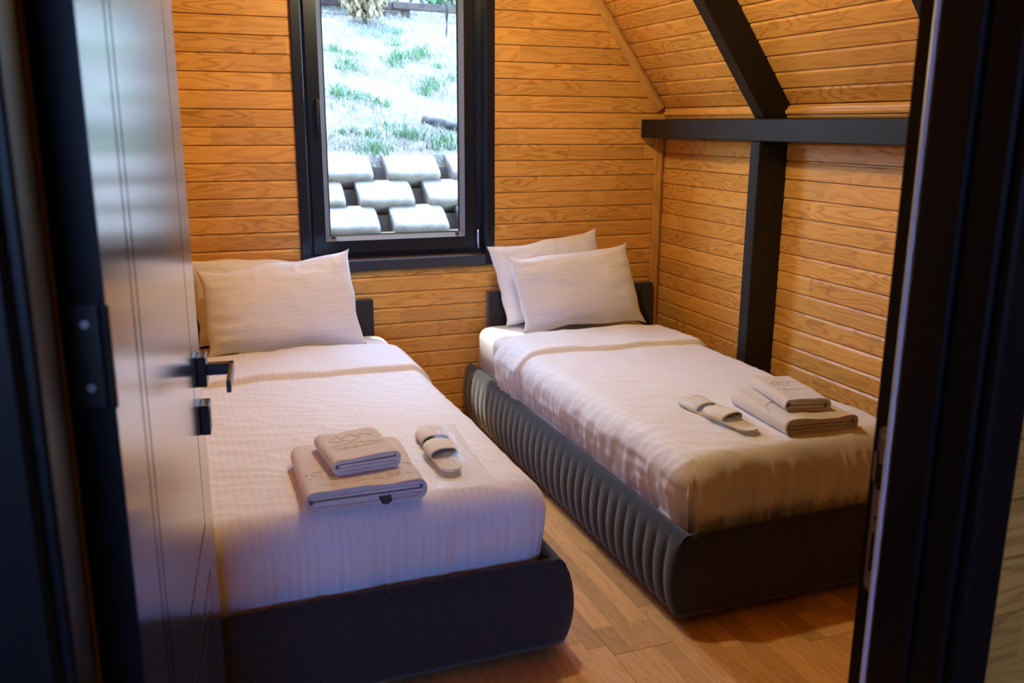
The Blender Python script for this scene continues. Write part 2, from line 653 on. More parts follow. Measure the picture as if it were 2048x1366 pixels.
# sloping roof slab and level ceiling slab above the boards
xt = XR - (CEIL - ZS) / SL
pts = [(XR + 0.02, ZS - 0.02), (xt + 0.02, CEIL + 0.0125), (XL - 0.2, CEIL + 0.0125), (XL - 0.2, CEIL + 0.2), (xt + 0.1, CEIL + 0.2), (XR + 0.30, ZS + 0.02)]
mb.prism(pts, 0, 1, Matrix(((1, 0, 0, 0), (0, 0, -(DB + 0.2 - YD0), DB + 0.2), (0, 1, 0, 0), (0, 0, 0, 1))))
ceiling = mb.build('ceiling', M['backing'])
tag(ceiling, kind='structure')
k = 0
slen = math.hypot(XR - xt, CEIL - ZS)
s = 0.0066
while s < slen:
    o = Vector((XR, DB - 0.002, ZS)) + su * s
    plank(ceiling, o, -EY, su, sn, DB - YD1 - 0.004, 0.0787)
    s += 0.0787
x = xt - 0.004
while x > XL:
    plank(ceiling, (x, DB - 0.002, CEIL), -EY, -EX, -EZ, DB - YD1 - 0.004, min(0.0787, x - XL))
    x -= 0.0787

# ---- left wall
mb = MB()
mb.box(XL - 0.2, XL - 0.0125, YD1 - 0.16, DB + 0.0, 0, CEIL + 0.05)
wall_left = mb.build('wall_left', M['backing'])
tag(wall_left, kind='structure')
z = 0.0
while z < CEIL - 0.02:
    plank(wall_left, (XL, YD1 + 0.002, z), EY, EZ, EX, DB - YD1 - 0.004, min(PW, CEIL - z))
    z += PW

# ---- door wall and corridor
LX0_ = -2.45
JXL, JXR = -0.112, 0.860
DH = 2.08
mb = MB()
mb.box(LX0_, JXL - 0.035, YD0 + 0.0125, YD1, 0, CEIL)
mb.box(JXR + 0.035, XR + 0.02, YD0 + 0.0125, YD1, 0, CEIL)
mb.box(JXL - 0.035, JXR + 0.035, YD0 + 0.0125, YD1, DH + 0.035, CEIL)
wall_front = mb.build('wall_front', M['backing'])
tag(wall_front, kind='structure')
z = 0.0
Z0C = 0.013
z = Z0C
while z < CEIL - 0.02:
    plank(wall_front, (0.90, YD0, z), EX, EZ, -EY, 1.15, min(PW, CEIL - z))
    plank(wall_front, (-2.30, YD0, z), EX, EZ, -EY, 2.14, min(PW, CEIL - z))
    z += PW
LX0, LX1, LY0 = -2.30, 2.05, -5.0      # the open living space behind the camera
for nm, b in (('wall_corridor_left', (LX0 - 0.15, LX0, LY0, YD0, 0, CEIL)), ('wall_corridor_right', (LX1, LX1 + 0.15, LY0, YD0, 0, CEIL))):
    tag(MB().box(*b).build(nm, M['pine_trim']), kind='structure')
mb = MB()
CWX0, CWX1, CWZ0, CWZ1 = -1.80, -0.25, 0.80, 2.55
ry0 = LY0 - 0.15
mb.box(LX0 - 0.15, CWX0, ry0, LY0, 0, CEIL).box(CWX1, LX1 + 0.15, ry0, LY0, 0, CEIL).box(CWX0, CWX1, ry0, LY0, 0, CWZ0).box(CWX0, CWX1, ry0, LY0, CWZ1, CEIL)
tag(mb.build('wall_corridor_rear', M['pine_trim']), kind='structure')
tag(MB().box(LX0 - 0.15, LX1 + 0.15, ry0, YD0, CEIL, CEIL + 0.15).build('ceiling_corridor', M['pine_trim']), kind='structure')
tag(MB().box(LX0 - 0.15, LX1 + 0.15, ry0, -1.85, -0.12, 0.0).box(LX0 - 0.15, XL - 0.2, -1.85, YD0, -0.12, 0.0).build('floor_corridor', M['floor']), kind='structure')
tag(MB().box(-9, 9, -22, ry0, -0.35, -0.2).build('ground', M['soil']), 'open ground outside the glazed terrace door behind the camera', 'ground', kind='structure')
w2 = tag(empty('window_2', ((CWX0 + CWX1) / 2, LY0 - 0.08, CWZ0)), kind='structure')
fw = MB()
cw, ch = (CWX1 - CWX0) / 2, CWZ1 - CWZ0
fw.box(-cw, -cw + 0.06, -0.04, 0.04, 0, ch).box(cw - 0.06, cw, -0.04, 0.04, 0, ch).box(-cw + 0.06, cw - 0.06, -0.04, 0.04, 0, 0.06).box(-cw + 0.06, cw - 0.06, -0.04, 0.04, ch - 0.06, ch)
fw.build('frame', M['win_black'], w2)
MB().box(-cw + 0.06, cw - 0.06, -0.003, 0.003, 0.06, ch - 0.06).build('pane', M['blue_light_glass'], w2)

# ---- floor boards
floor = tag(MB().box(XL - 0.2, XR + 0.2, -1.85, DB + 0.2, -0.12, -0.0085).build('floor', M['backing']), kind='structure')
BW, BL = 0.1935, 1.28
_fb = {}


def floor_board(x, y0, y1):
    L = y1 - y0
    key = round(L, 3)
    if key not in _fb:
        b = MB().box(0.0004, L - 0.0004, 0.0004, BW - 0.0004, -0.008, 0.0, 0.0012)
        _fb[key] = mesh('floor_board', b.v, b.f, M['floor'])
    obj('floor_board', _fb[key], floor, mat4=frame4((x, y0, 0), EY, -EX, EZ))


xi = XL + BW
i = 0
while xi < XR + BW * 0.9:
    y = -1.85 - BL * ((i * 0.37) % 1.0)
    while y < DB:
        a, b = max(y, -1.85), min(y + BL, DB + 0.01)
        if b - a > 0.02:
            floor_board(xi, a, b)
        y += BL
    xi += BW
    i += 1

# ---- black timber frame
def timber(name, label, mbx, cat):
    return tag(mbx.build(name, M['black_wood']), label, cat, kind='structure')


PD = 0.147
timber('tie_beam', 'black timber beam running along the right wall under the roof slope', MB().box(XR - PD, XR - 0.001, YD1 + 0.002, DB - 0.008, 1.436, 1.530, 0.004), 'beam')
for y0, lb in ((3.247, 'beside the far bed'), (2.160, 'behind the door frame edge')):
    w = 0.068
    timber('post', 'black timber post standing against the right wall ' + lb, MB().box(XR - PD + 0.002, XR - 0.001, y0, y0 + w, 0.0, 1.436, 0.004), 'post')
    xt0 = XR - 0.04
    a = Vector((XR - 0.002, 0, ZS + 0.0)) + su * 0.0
    p = []
    # section of the rafter in the xz plane: on the slope, 0.15 deep
    t0, t1 = -0.11, slen - 0.0
    q = [Vector((XR, 0, ZS)) + sn * 0.0015 + su * t0, Vector((XR, 0, ZS)) + sn * 0.0015 + su * t1, Vector((XR, 0, ZS)) + sn * 0.135 + su * (t1 - 0.10), Vector((XR, 0, ZS)) + sn * 0.135 + su * 0.0]
    poly = [(XR - 0.0015, 1.531), (XR - 0.0015, ZS - 0.004), (q[1].x, q[1].z), (q[2].x, q[2].z)]
    d = (q[2] - q[3]).normalized()
    tt = (1.531 - q[2].z) / d.z
    e = q[2] + d * tt
    poly.append((max(e.x, XR - 0.2), 1.531))
    mb = MB()
    mb.prism(poly, 0, 1, Matrix(((1, 0, 0, 0), (0, 0, -w, y0 + w), (0, 1, 0, 0), (0, 0, 0, 1))))
    timber('rafter', 'black sloping timber rafter under the roof boards ' + ('above the black post by the far bed' if y0 > 3 else 'partly hidden by the door frame'), mb, 'rafter')

# ---- mouldings
def moulding(name, path0, path1, n1, n2, wid, thick, length_mat='pine_trim'):
    """stepped moulding strip from path0 to path1; n1, n2 = in-plane directions (across, out)"""
    p0, p1 = Vector(path0), Vector(path1)
    L = (p1 - p0).length
    X = (p1 - p0).normalized()
    prof = [(0, 0), (0, 0.35), (0.12, 0.55), (0.30, 0.60), (0.34, 0.90), (0.50, 1.0), (0.68, 0.90), (0.72, 0.60), (0.88, 0.55), (1.0, 0.35), (1, 0)]
    vs, n = [], len(prof)
    for xx in (0, L):
        for a, b in prof:
            vs.append((xx, a * wid, b * thick))
    fs = [(i, (i + 1) % n, n + (i + 1) % n, n + i) for i in range(n)] + [tuple(range(n - 1, -1, -1)), tuple(range(n, 2 * n))]
    me = mesh(name, vs, fs, M['pine_trim'])
    bm = bmesh.new(); bm.from_mesh(me); bmesh.ops.recalc_face_normals(bm, faces=bm.faces); bm.to_mesh(me); bm.free()
    o = obj(name, me, None, mat4=frame4(p0, X, Vector(n1), Vector(n2)))
    return tag(o, kind='structure')


tag(moulding('trim_1', (XR - 0.056, DB - 0.002, 0.0), (XR - 0.056, DB - 0.002, 1.435), EX, -EY, 0.054, 0.028), 'pine corner moulding between the window wall and right wall', 'trim')
nrm_in = Vector((-SL, 0, -1)).normalized()
p0 = Vector((XR, DB - 0.002, ZS)) + nrm_in * 0.052 + su * 0.02
tag(moulding('trim_2', p0, p0 + su * (slen - 0.05), -nrm_in, -EY, 0.05, 0.026), 'pine moulding climbing the roof slope on the window wall', 'trim')
tag(moulding('trim_3', (XR - 0.002, DB - 0.03, 1.532), (XR - 0.002, YD1 + 0.01, 1.532), EZ, -EX, 0.052, 0.026), 'pine moulding on top of the black beam below the slope', 'trim')

# ------------------------------------------------------------------ window
win = tag(empty('window_1', ((WX0 + WX1) / 2, DB, WZ0)), 'tall dark grey window with one opening sash in the plank wall', 'window', kind='structure')
ox, oy, oz = win.location


def wpart(name, mbx, mat, parent=None, smooth=False):
    par = parent or win
    mbx.v = [(a - ox, b - oy, c - oz) for a, b, c in mbx.v]
    return mbx.build(name, M[mat], par, smooth)


F0, F1 = DB - 0.020, DB + 0.0
wpart('casing', MB().box(0.552, 0.600, F0, DB + 0.012, WZ0 - 0.055, WZ1 + 0.05, 0.004), 'win_black')
wpart('casing', MB().box(1.480, 1.527, F0, DB + 0.012, WZ0 - 0.055, WZ1 + 0.05, 0.004), 'win_black')
wpart('casing', MB().box(0.600, 1.480, F0, DB + 0.012, WZ1, WZ1 + 0.05, 0.004), 'win_black')
wpart('sill', MB().box(0.600, 1.480, F0 - 0.004, DB + 0.06, WZ0 - 0.055, WZ0, 0.005), 'sill')
# reveal lining and fixed frame
wpart('reveal', MB().box(0.590, 0.602, DB + 0.012, DB + 0.19, WZ0, WZ1).box(1.478, 1.49, DB + 0.012, DB + 0.19, WZ0, WZ1).box(0.602, 1.478, DB + 0.012, DB + 0.19, WZ1 - 0.01, WZ1 + 0.002).box(0.602, 1.478, DB + 0.06, DB + 0.20, WZ0 - 0.03, WZ0 + 0.001), 'win_black')
fy0, fy1 = DB + 0.062, DB + 0.13
wpart('fixed_frame', MB().box(0.602, 0.650, fy0, fy1, WZ0, WZ1 - 0.01).box(1.432, 1.478, fy0, fy1, WZ0, WZ1 - 0.01).box(0.650, 1.432, fy0, fy1, WZ0 + 0.001, WZ0 + 0.05).box(0.650, 1.432, fy0, fy1, WZ1 - 0.06, WZ1 - 0.01), 'win_black')
sx0, sx1, sz0, sz1 = 0.618, 1.438, 0.880, 2.195
gx0, gx1, gz0, gz1 = 0.703, 1.362, 0.968, 2.110
sy0, sy1 = DB + 0.040, DB + 0.0615
bd = 0.024


def sash_ring(y0, y1, ax0, ax1, az0, az1, bx0, bx1, bz0, bz1):
    """mitred ring whose inner edge may sit deeper than the outer"""
    vs = []
    for (x0, x1, z0, z1, yy) in ((ax0, ax1, az0, az1, y0), (bx0, bx1, bz0, bz1, y1)):
        vs += [(x0, yy, z0), (x1, yy, z0), (x1, yy, z1), (x0, yy, z1)]
    return vs, [(i, (i + 1) % 4, 4 + (i + 1) % 4, 4 + i) for i in range(4)]


mb = MB()
i0, i1, j0, j1 = gx0 - bd, gx1 + bd, gz0 - bd, gz1 + bd
mb.add(*sash_ring(sy0, sy0, sx0 + 0.004, sx1 - 0.004, sz0 + 0.004, sz1 - 0.004, i0, i1, j0, j1))
mb.add(*sash_ring(sy0 + 0.004, sy0, sx0, sx1, sz0, sz1, sx0 + 0.004, sx1 - 0.004, sz0 + 0.004, sz1 - 0.004))
mb.add(*sash_ring(sy1, sy0 + 0.004, sx0, sx1, sz0, sz1, sx0, sx1, sz0, sz1))
mb.add(*sash_ring(sy1 + 0.055, sy1 + 0.055, gx0 - 0.01, gx1 + 0.01, gz0 - 0.01, gz1 + 0.01, sx0 + 0.03, sx1 - 0.03, sz0 + 0.03, sz1 - 0.03))
mb.add(*sash_ring(sy1 + 0.055, sy1, sx0 + 0.03, sx1 - 0.03, sz0 + 0.03, sz1 - 0.03, sx0, sx1, sz0, sz1))
sash = wpart('sash', mb, 'win_black')
sash.location = (0, 0, 0)
bead_pieces = []
vs, fs = sash_ring(sy0, sy0 + 0.020, i0, i1, j0, j1, gx0, gx1, gz0, gz1)
vsb, _ = sash_ring(sy0 + 0.02, sy0 + 0.03, i0, i1, j0, j1, gx0, gx1, gz0, gz1)
for f in fs:
    mb = MB().add([vs[i] for i in f] + [vsb[i] for i in f], [(0, 1, 2, 3), (4, 7, 6, 5), (0, 4, 5, 1), (1, 5, 6, 2), (2, 6, 7, 3), (3, 7, 4, 0)])
    wpart('glazing_bead', mb, 'win_bead', sash)
g1 = MB()
g1.add(*sash_ring(sy0 + 0.018, sy0 + 0.022, gx0 - 0.001, gx1 + 0.001, gz0 - 0.001, gz1 + 0.001, gx0 + 0.005, gx1 - 0.005, gz0 + 0.005, gz1 - 0.005))
wpart('gasket', g1, 'rubber', sash)
wpart('pane', MB().box(gx0 - 0.004, gx1 + 0.004, sy0 + 0.024, sy0 + 0.028, gz0 - 0.004, gz1 + 0.004), 'glass', sash)
for cx in (gx0 + 0.016, gx1 - 0.016):
    wpart('bead_clip', MB().box(cx - 0.010, cx + 0.010, sy0 + 0.004, sy0 + 0.014, gz0 - 0.010, gz0 - 0.002, 0.002), 'rubber', sash)
# handle
hx, hz = 0.662, 1.595
mb = MB()
bm = bmesh.new()
bmesh.ops.create_cone(bm, cap_ends=True, segments=24, radius1=1, radius2=0.9, depth=1)
bmesh.ops.transform(bm, matrix=Matrix.Translation((hx, sy0 - 0.005, hz - 0.012)) @ Matrix.Rotation(math.pi / 2, 4, 'X') @ Matrix.Diagonal((0.015, 0.034, 0.010, 1)), verts=bm.verts)
mb.bm(bm)
mb.cyl((hx, sy0 - 0.008, hz), (hx, sy0 - 0.040, hz), 0.009, 0.008, 12)
mb.box(hx - 0.0085, hx + 0.0085, sy0 - 0.052, sy0 - 0.036, hz - 0.135, hz + 0.010, 0.004, 2)
wpart('window_handle', mb, 'handle', sash, True)
wpart('hinge', MB().cyl((1.458, sy0 + 0.006, 0.896), (1.458, sy0 + 0.006, 0.968), 0.008, 0.008, 12).cyl((1.458, sy0 + 0.006, 0.968), (1.458, sy0 + 0.006, 0.974), 0.0085, 0.005, 12).box(1.454, 1.464, sy0 + 0.000, sy0 + 0.012, 0.878, 0.896, 0.002), 'steel')

# ------------------------------------------------------------------ door
door = tag(empty('door_1', (JXL, YD1, 0)), 'dark lacquered door standing open beside the bed in its black frame', 'door', kind='structure')
dox, doy = JXL, YD1


def dpart(name, mbx, mat, parent=None, smooth=False):
    par = parent or door
    mbx.v = [(a - dox, b - doy, c) for a, b, c in mbx.v]
    return mbx.build(name, M[mat], par, smooth)


# frame: jambs with stop, casings on the corridor side
dpart('jamb', MB().box(JXL - 0.034, JXL + 0.007, YD0 + 0.002, YD1 + 0.020, 0, DH, 0.003), 'jamb')
jr = dpart('jamb', MB().box(JXR, JXR + 0.034, 0.846, YD1 - 0.001, 0, DH, 0.002).box(JXR - 0.010, JXR + 0.034, 0.782, 0.8455, 0, DH, 0.003).box(JXR - 0.004, JXR + 0.034, YD0 + 0.002, 0.781, 0, DH, 0.004), 'jamb')
dpart('jamb_head', MB().box(JXL, JXR, YD0 + 0.002, YD1 - 0.001, DH, DH + 0.034, 0.003), 'jamb')
dpart('casing', MB().box(JXR + 0.002, JXR + 0.058, YD0 - 0.016, YD0 + 0.0015, 0, DH + 0.07, 0.004), 'jamb')
dpart('casing', MB().box(JXL - 0.072, JXL - 0.004, YD0 - 0.016, YD0 + 0.0015, 0, DH + 0.07, 0.004), 'jamb')
dpart('casing', MB().box(JXL - 0.003, JXR + 0.001, YD0 - 0.016, YD0 + 0.0015, DH + 0.004, DH + 0.07, 0.004), 'jamb')
dpart('seal', MB().cyl((JXR - 0.004, 0.8525, 0), (JXR - 0.004, 0.8525, DH), 0.0062, None, 16), 'seal', jr, True)
dpart('seal', MB().box(JXL + 0.0065, JXL + 0.010, 0.850, 0.853, 0, DH, 0.001), 'seal_brown')


def capsule(cy, cz0, cz1, r, n=10):
    pts = []
    for i in range(n + 1):
        a = math.pi * i / n
        pts.append((cy + r * math.cos(a), cz1 - r + r * math.sin(a)))
    for i in range(n + 1):
        a = math.pi + math.pi * i / n
        pts.append((cy + r * math.cos(a), cz0 + r + r * math.sin(a)))
    return pts


MX = Matrix(((0, 0, 1, 0), (1, 0, 0, 0), (0, 1, 0, 0), (0, 0, 0, 1)))
spz0, spz1, spy = 0.875, 1.115, 0.8655
sp = dpart('strike_plate', MB().prism(capsule(spy, spz0, spz1, 0.0105), JXR - 0.002, JXR + 0.001, MX).prism([(spy + 0.006, 1.030), (spy + 0.016, 1.035), (spy + 0.016, 1.075), (spy + 0.006, 1.080)], JXR - 0.002, JXR + 0.001, MX), 'strike', jr)
dpart('latch_slot', MB().box(JXR - 0.0026, JXR, spy - 0.005, spy + 0.006, 1.025, 1.062).box(JXR - 0.0026, JXR, spy - 0.005, spy + 0.005, 0.905, 0.962), 'slot', jr)
for zz in (spz0 + 0.013, spz1 - 0.014, 0.985):
    dpart('screw', MB().cyl((JXR - 0.0045, spy, zz), (JXR, spy, zz), 0.0036 if zz != 0.985 else 0.002, None, 12), 'steel' if zz != 0.985 else 'slot', jr)

# leaf
A = Vector((-0.0667, 0.900, 0))
B = Vector((0.0235, 1.780, 0))
tdir = (B - A).normalized()
ndir = Vector((tdir.y, -tdir.x, 0))
LT = 0.042
LL = 0.902
LH = 2.06
leafM = frame4((A.x - dox, A.y - doy, 0), tdir, EZ, ndir)     # local: x along leaf, y up, z out of visible face
mb = MB().prism([(0, 0.008), (LL, 0.008), (LL, LH), (0, LH)], -LT, -0.0045)
leaf = mb.build('door_leaf', M['door'], door, mat4=leafM)
MB().box(-0.0008, 0.0, 0.008, LH, -LT + 0.0005, -0.0005).build('edge_shade_band', M['jamb'], leaf)  # black strip laid on the hinge edge to put it in shade
ga = 0.0035


def panel(poly):
    mbp = MB().prism(poly, -0.0045, 0.0)
    mbp.build('door_panel', M['door'], leaf)


b0, t0 = 0.008, LH
panel([(0, b0), (0.155 - ga, b0), (0.155 - ga, t0), (0, t0)])
panel([(0.155 + ga, b0), (0.193 - ga, b0), (0.193 - ga, t0), (0.155 + ga, t0)])
panel([(0.193 + ga, 0.772 + ga), (0.736 - ga, 0.772 + ga), (0.736 - ga, t0), (0.193 + ga, t0)])
panel([(LL, b0), (LL, t0), (0.736 + ga, t0), (0.736 + ga, 0.772 - ga), (0.193 + ga, 0.772 - ga), (0.193 + ga, 0.668 + ga), (0.752 + ga, 0.668 + ga), (0.752 + ga, b0)])
panel([(0.193 + ga, 0.668 - ga), (0.752 - ga, 0.668 - ga), (0.752 - ga, b0), (0.700 + ga, b0), (0.700 + ga, 0.615 + ga), (0.193 + ga, 0.615 + ga)])
panel([(0.193 + ga, b0), (0.700 - ga, b0), (0.700 - ga, 0.615 - ga), (0.193 + ga, 0.615 - ga)])
# lever handle and lock rosette (local leaf coordinates)
hu, hv = 0.838, 1.045
mb = MB()
mb.box(hu - 0.027, hu + 0.027, hv - 0.029, hv + 0.029, 0.0, 0.017, 0.0015)
mb.box(hu - 0.010, hu + 0.010, hv - 0.011, hv + 0.011, 0.0155, 0.066, 0.001)
mb.box(hu - 0.135, hu + 0.0105, hv - 0.011, hv + 0.011, 0.058, 0.066, 0.001)
mb.build('door_handle', M['handle'], leaf)
mb = MB().box(hu - 0.027, hu + 0.027, hv - 0.124, hv - 0.066, 0.0, 0.017, 0.0015)
lr = mb.build('lock_rosette', M['handle'], leaf)
MB().prism([(hu + 0.0115 * math.cos(a * math.pi / 10), hv - 0.095 + 0.016 * math.sin(a * math.pi / 10)) for a in range(20)], 0.0168, 0.0185).build('lock_cylinder', M['chrome'], leaf)
for hz_ in (0.30, 1.285, 1.85):
    MB().box(-0.0016, 0.0004, hz_ - 0.05, hz_ + 0.05, -0.036, -0.006, 0.0007).cyl((-0.006, hz_ - 0.05, -0.002), (-0.006, hz_ + 0.05, -0.002), 0.0055, None, 12).build('hinge', M['handle'], leaf)
    s_ = MB()
    for q in (-0.031, 0.031):
        s_.cyl((-0.0028, hz_ + q, -0.020), (-0.0012, hz_ + q, -0.020), 0.004, None, 12)
    s_.build('hinge_screw', M['steel'], leaf)

# ------------------------------------------------------------------ ceiling lamp (hangs above the beds, out of frame)
lamp = tag(empty('ceiling_lamp', (1.02, 3.02, CEIL)), 'small black pendant lamp with warm bulb hanging over the beds', 'lamp')
MB().lathe([(0, 0), (0.055, 0), (0.055, -0.018), (0.012, -0.024), (0, -0.024)], n=24).build('canopy', M['handle'], lamp, True)
MB().cyl((0, 0, -0.02), (0, 0, -0.10), 0.005).build('cord', M['handle'], lamp)
MB().lathe([(0, -0.10), (0.018, -0.10), (0.020, -0.15), (0, -0.15)], n=20).build('lamp_holder', M['handle'], lamp, True)
bm = bmesh.new()
bmesh.ops.create_uvsphere(bm, u_segments=20, v_segments=12, radius=0.046)
bmesh.ops.translate(bm, vec=(0, 0, -0.192), verts=bm.verts)
MB().bm(bm).build('bulb', M['bulb'], lamp, True)

# ------------------------------------------------------------------ beds
RAILP = [(-0.078, 0.10), (-0.078, 0.272), (-0.070, 0.288), (-0.058, 0.297), (-0.046, 0.298), (-0.034, 0.291), (-0.023, 0.277), (-0.013, 0.253), (-0.006, 0.222), (-0.001, 0.185), (0.0, 0.150), (-0.002, 0.115), (-0.008, 0.080), (-0.016, 0.050), (-0.024, 0.028), (-0.040, 0.022)]


def side_rail(sign, L, BWID):
    """local: outer face towards -x for sign=-1; y from 0 (foot) to L"""
    pitch = 0.066
    n = int(L / pitch * 8)
    P = np.zeros((len(RAILP), n + 1, 3))
    for j in range(n + 1):
        y = L * j / n
        ph = (y / pitch) % 1.0
        bulge = math.sqrt(max(0.0, math.sin(math.pi * ph)))
        for i, (o, z) in enumerate(RAILP):
            w = sst(0.286, 0.225, z) * sst(0.0, 0.0245, 0.03) * (1 if o > -0.05 else 0)
            P[i, j] = (sign * (BWID / 2 + o - 0.010 * w * (1 - bulge)), y, z)
    if sign > 0:
        P = P[::-1]
    return P


def make_bed(name, x0, y0, y1, hb0, hb1, label, BWID):
    cx = x0 + BWID / 2
    L = y1 - y0
    bed = tag(empty(name, (cx, y0, 0)), label, 'bed')
    for sgn in (-1, 1):
        P = side_rail(sgn, L - 0.03, BWID)
        P[:, :, 1] += 0.02
        obj('side_rail', grid_mesh('side_rail', P, M['charcoal']), bed)
    # foot panel: the same rolled section, smooth, with rounded cheeks
    xs = [-1, -0.985, -0.96, -0.9] + [-0.8 + 0.1 * k for k in range(17)] + [0.9, 0.96, 0.985, 1]
    P = np.zeros((len(RAILP), len(xs), 3))
    for i, (o, z) in enumerate(RAILP):
        for j, t in enumerate(xs):
            e = (abs(t) - 0.9) / 0.1 if abs(t) > 0.9 else 0
            P[i, j] = (t * (BWID / 2 + max(o, -0.06)), -o * 0.55 + 0.012 * e ** 3 * 1.0, z - 0.003 * e * e)
    P[0, :, 1] = 0.075
    P[1, :, 1] = 0.060
    P[2, :, 1] = 0.052
    P[-1, :, 1] = 0.05
    obj('foot_panel', grid_mesh('foot_panel', P, M['charcoal']), bed)
    mb = MB()
    hw = BWID / 2
    mb.box(-hw + 0.05, hw - 0.05, 0.03, L - 0.01, 0.03, 0.20)
    mb.build('base', M['charcoal'], bed)
    MB().box(hb0 - cx, hb1 - cx, L + 0.005, L + 0.052, 0.0, 0.662, 0.006, 2).build('headboard', M['charcoal'], bed)
    for fx in (-0.36, 0.0, 0.36):
        for fy in (0.10, L - 0.12):
            MB().cyl((fx, fy, 0.0), (fx, fy, 0.032), 0.020, 0.026, 14).build('foot', M['handle'], bed)
    # mattress with fitted sheet
    mw = hw - 0.072
    bm = bmesh.new()
    bmesh.ops.create_cube(bm, size=1.0)
    bmesh.ops.scale(bm, vec=(2 * mw, L - 0.075, 0.30), verts=bm.verts)
    bmesh.ops.translate(bm, vec=(0, 0.07 + (L - 0.075) / 2, 0.345), verts=bm.verts)
    vert = [e for e in bm.edges if abs(e.verts[0].co.z - e.verts[1].co.z) > 0.1]
    bmesh.ops.bevel(bm, geom=vert, offset=0.085, segments=5, affect='EDGES', profile=0.5)
    top = [e for e in bm.edges if min(e.verts[0].co.z, e.verts[1].co.z) > 0.49]
    bmesh.ops.bevel(bm, geom=top, offset=0.05, segments=5, affect='EDGES', profile=0.5)
    MB().bm(bm).build('mattress', M['sheet'], bed, True)
    return bed, cx, L


def fold(c, edge, R):
    q = c - (edge - R)
    if q <= 0:
        return c, 0.0
    th = q / R
    if th < math.pi / 2:
        return edge - R + R * math.sin(th), R * (1 - math.cos(th))
    return edge, R + (q - R * math.pi / 2)


def cover_point(a, b, hw, yf, ztop, off, seed, gather, R=0.075, Rc=0.09):
    x, da = fold(abs(a), hw, R)
    ny, db = fold(-b + yf, 0.0, R)     # b grows towards the head; front edge at yf
    y = yf - ny
    sx = 1 if a >= 0 else -1
    drop = (da ** 4 + db ** 4) ** 0.25
    qx, qy = x - (hw - Rc), (yf + Rc) - y
    if qx > 0 and qy > 0:
        m = max(qx, qy)
        rr = math.hypot(qx, qy)
        x = hw - Rc + qx * m / rr
        y = yf + Rc - qy * m / rr
    # direction pointing out of the bed
    wa, wb = sst(0, R, da), sst(0, R, db)
    nx_, ny_, nz_ = wa * (1 - 0.3 * wb), -wb * (1 - 0.3 * wa), 1.0 - max(wa, wb) * 0.9
    tuck = sst(0.10, 0.22, drop)
    bul = math.sin(min(1.0, drop / 0.2) * math.pi) * 0.010
    d = off + bul - 0.008 * tuck
    # puff and wrinkles
    wr = 0.010 * nz(a * 3.1 + seed, b * 2.2, seed) + 0.0035 * nz(a * 9 + seed, b * 8, 3.3 + seed)
    ridge = 1 - abs(nz(a * 6.5 + 2 * seed, b * 17 + 0.7 * a * 9, 9.1 + seed)) * 2.2
    wr += 0.0035 * max(0, ridge) ** 3
    sidef = sst(0.02, 0.10, max(da, db))
    if wb > 0.05:
        g = nz(a * 34 + seed, b * 2.0, 1.7) + 0.6 * nz(a * 60 + seed, b * 3.0, 5.1)
        wr += gather * 0.017 * sidef * g * wb
    if wa > 0.05:
        g = nz(b * 24 + seed, a * 5.0, 2.7) + 0.5 * nz(b * 9, a * 30.0 + seed, 8.2)
        wr += 0.0105 * sidef * g * wa
    top = 1 - max(wa, wb)
    zc = ztop - drop + top * 0.014 * (1 - (a / hw) ** 2)
    d += wr
    return sx * (x + nx_ * d), y + ny_ * d, zc + nz_ * d


def make_duvet(bedx, bedy, L, BWID, label, mat, seed, gather, fold_y, top_y, skew=0.0):
    hw = BWID / 2 - 0.062
    yf = 0.056
    D = 0.275
    du = tag(empty('duvet', (bedx, bedy, 0.0)), label, 'duvet')
    R = 0.075
    na, nb = 270, 210
    amax = hw + D - R + R * math.pi / 2 - R
    As = np.linspace(-amax, amax, na)
    bmin = yf - (D - R + R * math.pi / 2) + 0.0
    Bs = np.linspace(bmin, top_y, nb)
    P = np.zeros((na, nb, 3))
    for i, a in enumerate(As):
        for j, b in enumerate(Bs):
            bb = b + skew * (abs(a) > hw) * 0
            P[i, j] = cover_point(a, bb, hw, yf, 0.506, 0.004, seed, gather)
    obj('duvet_cover', grid_mesh('duvet_cover', P, M[mat]), du)
    # turned down edge: a rolled double layer at the head
    nb2 = 46
    Q = np.zeros((na, nb2, 3))
    for i, a in enumerate(As):
        wob = 0.012 * nz(a * 4 + seed, 0.3, seed) + skew * max(0, -a) * 0.35
        for j in range(nb2):
            t = j / (nb2 - 1)
            b = fold_y + wob + t * (top_y + 0.012 - fold_y - wob)
            e = min(t, 1 - t)
            lift = 0.021 * math.sqrt(max(0.0, 1 - (1 - min(1, e / 0.07)) ** 2)) - 0.004 * (e < 0.001)
            lift *= 1.0 + 0.25 * nz(a * 7, b * 9, seed + 4)
            Q[i, j] = cover_point(a, b, hw, yf, 0.506, 0.004 + lift, seed, gather)
    obj('turned_down_edge', grid_mesh('turned_down_edge', Q, M[mat]), du)
    return du


BY0, BY1 = 2.093, 4.238
bedA, cxA, LA = make_bed('bed', -0.155, BY0, BY1, -0.118, 0.882, 'charcoal upholstered single bed beside the open door', 1.150)
bedB, cxB, LB = make_bed('bed', 1.325, BY0, BY1, 1.482, 2.440, 'charcoal upholstered single bed along the wall with black post', 1.025)
make_duvet(cxA, BY0, LA, 1.150, 'white striped duvet tucked in on the bed beside the open door', 'stripe_x', 1.3, 0.45, 3.455 - BY0, 3.86 - BY0)
make_duvet(cxB, BY0, LB, 1.025, 'white striped duvet tucked in on the bed along the right wall', 'stripe_xr', 5.9, 1.0, 3.44 - BY0, 3.80 - BY0, skew=0.5)


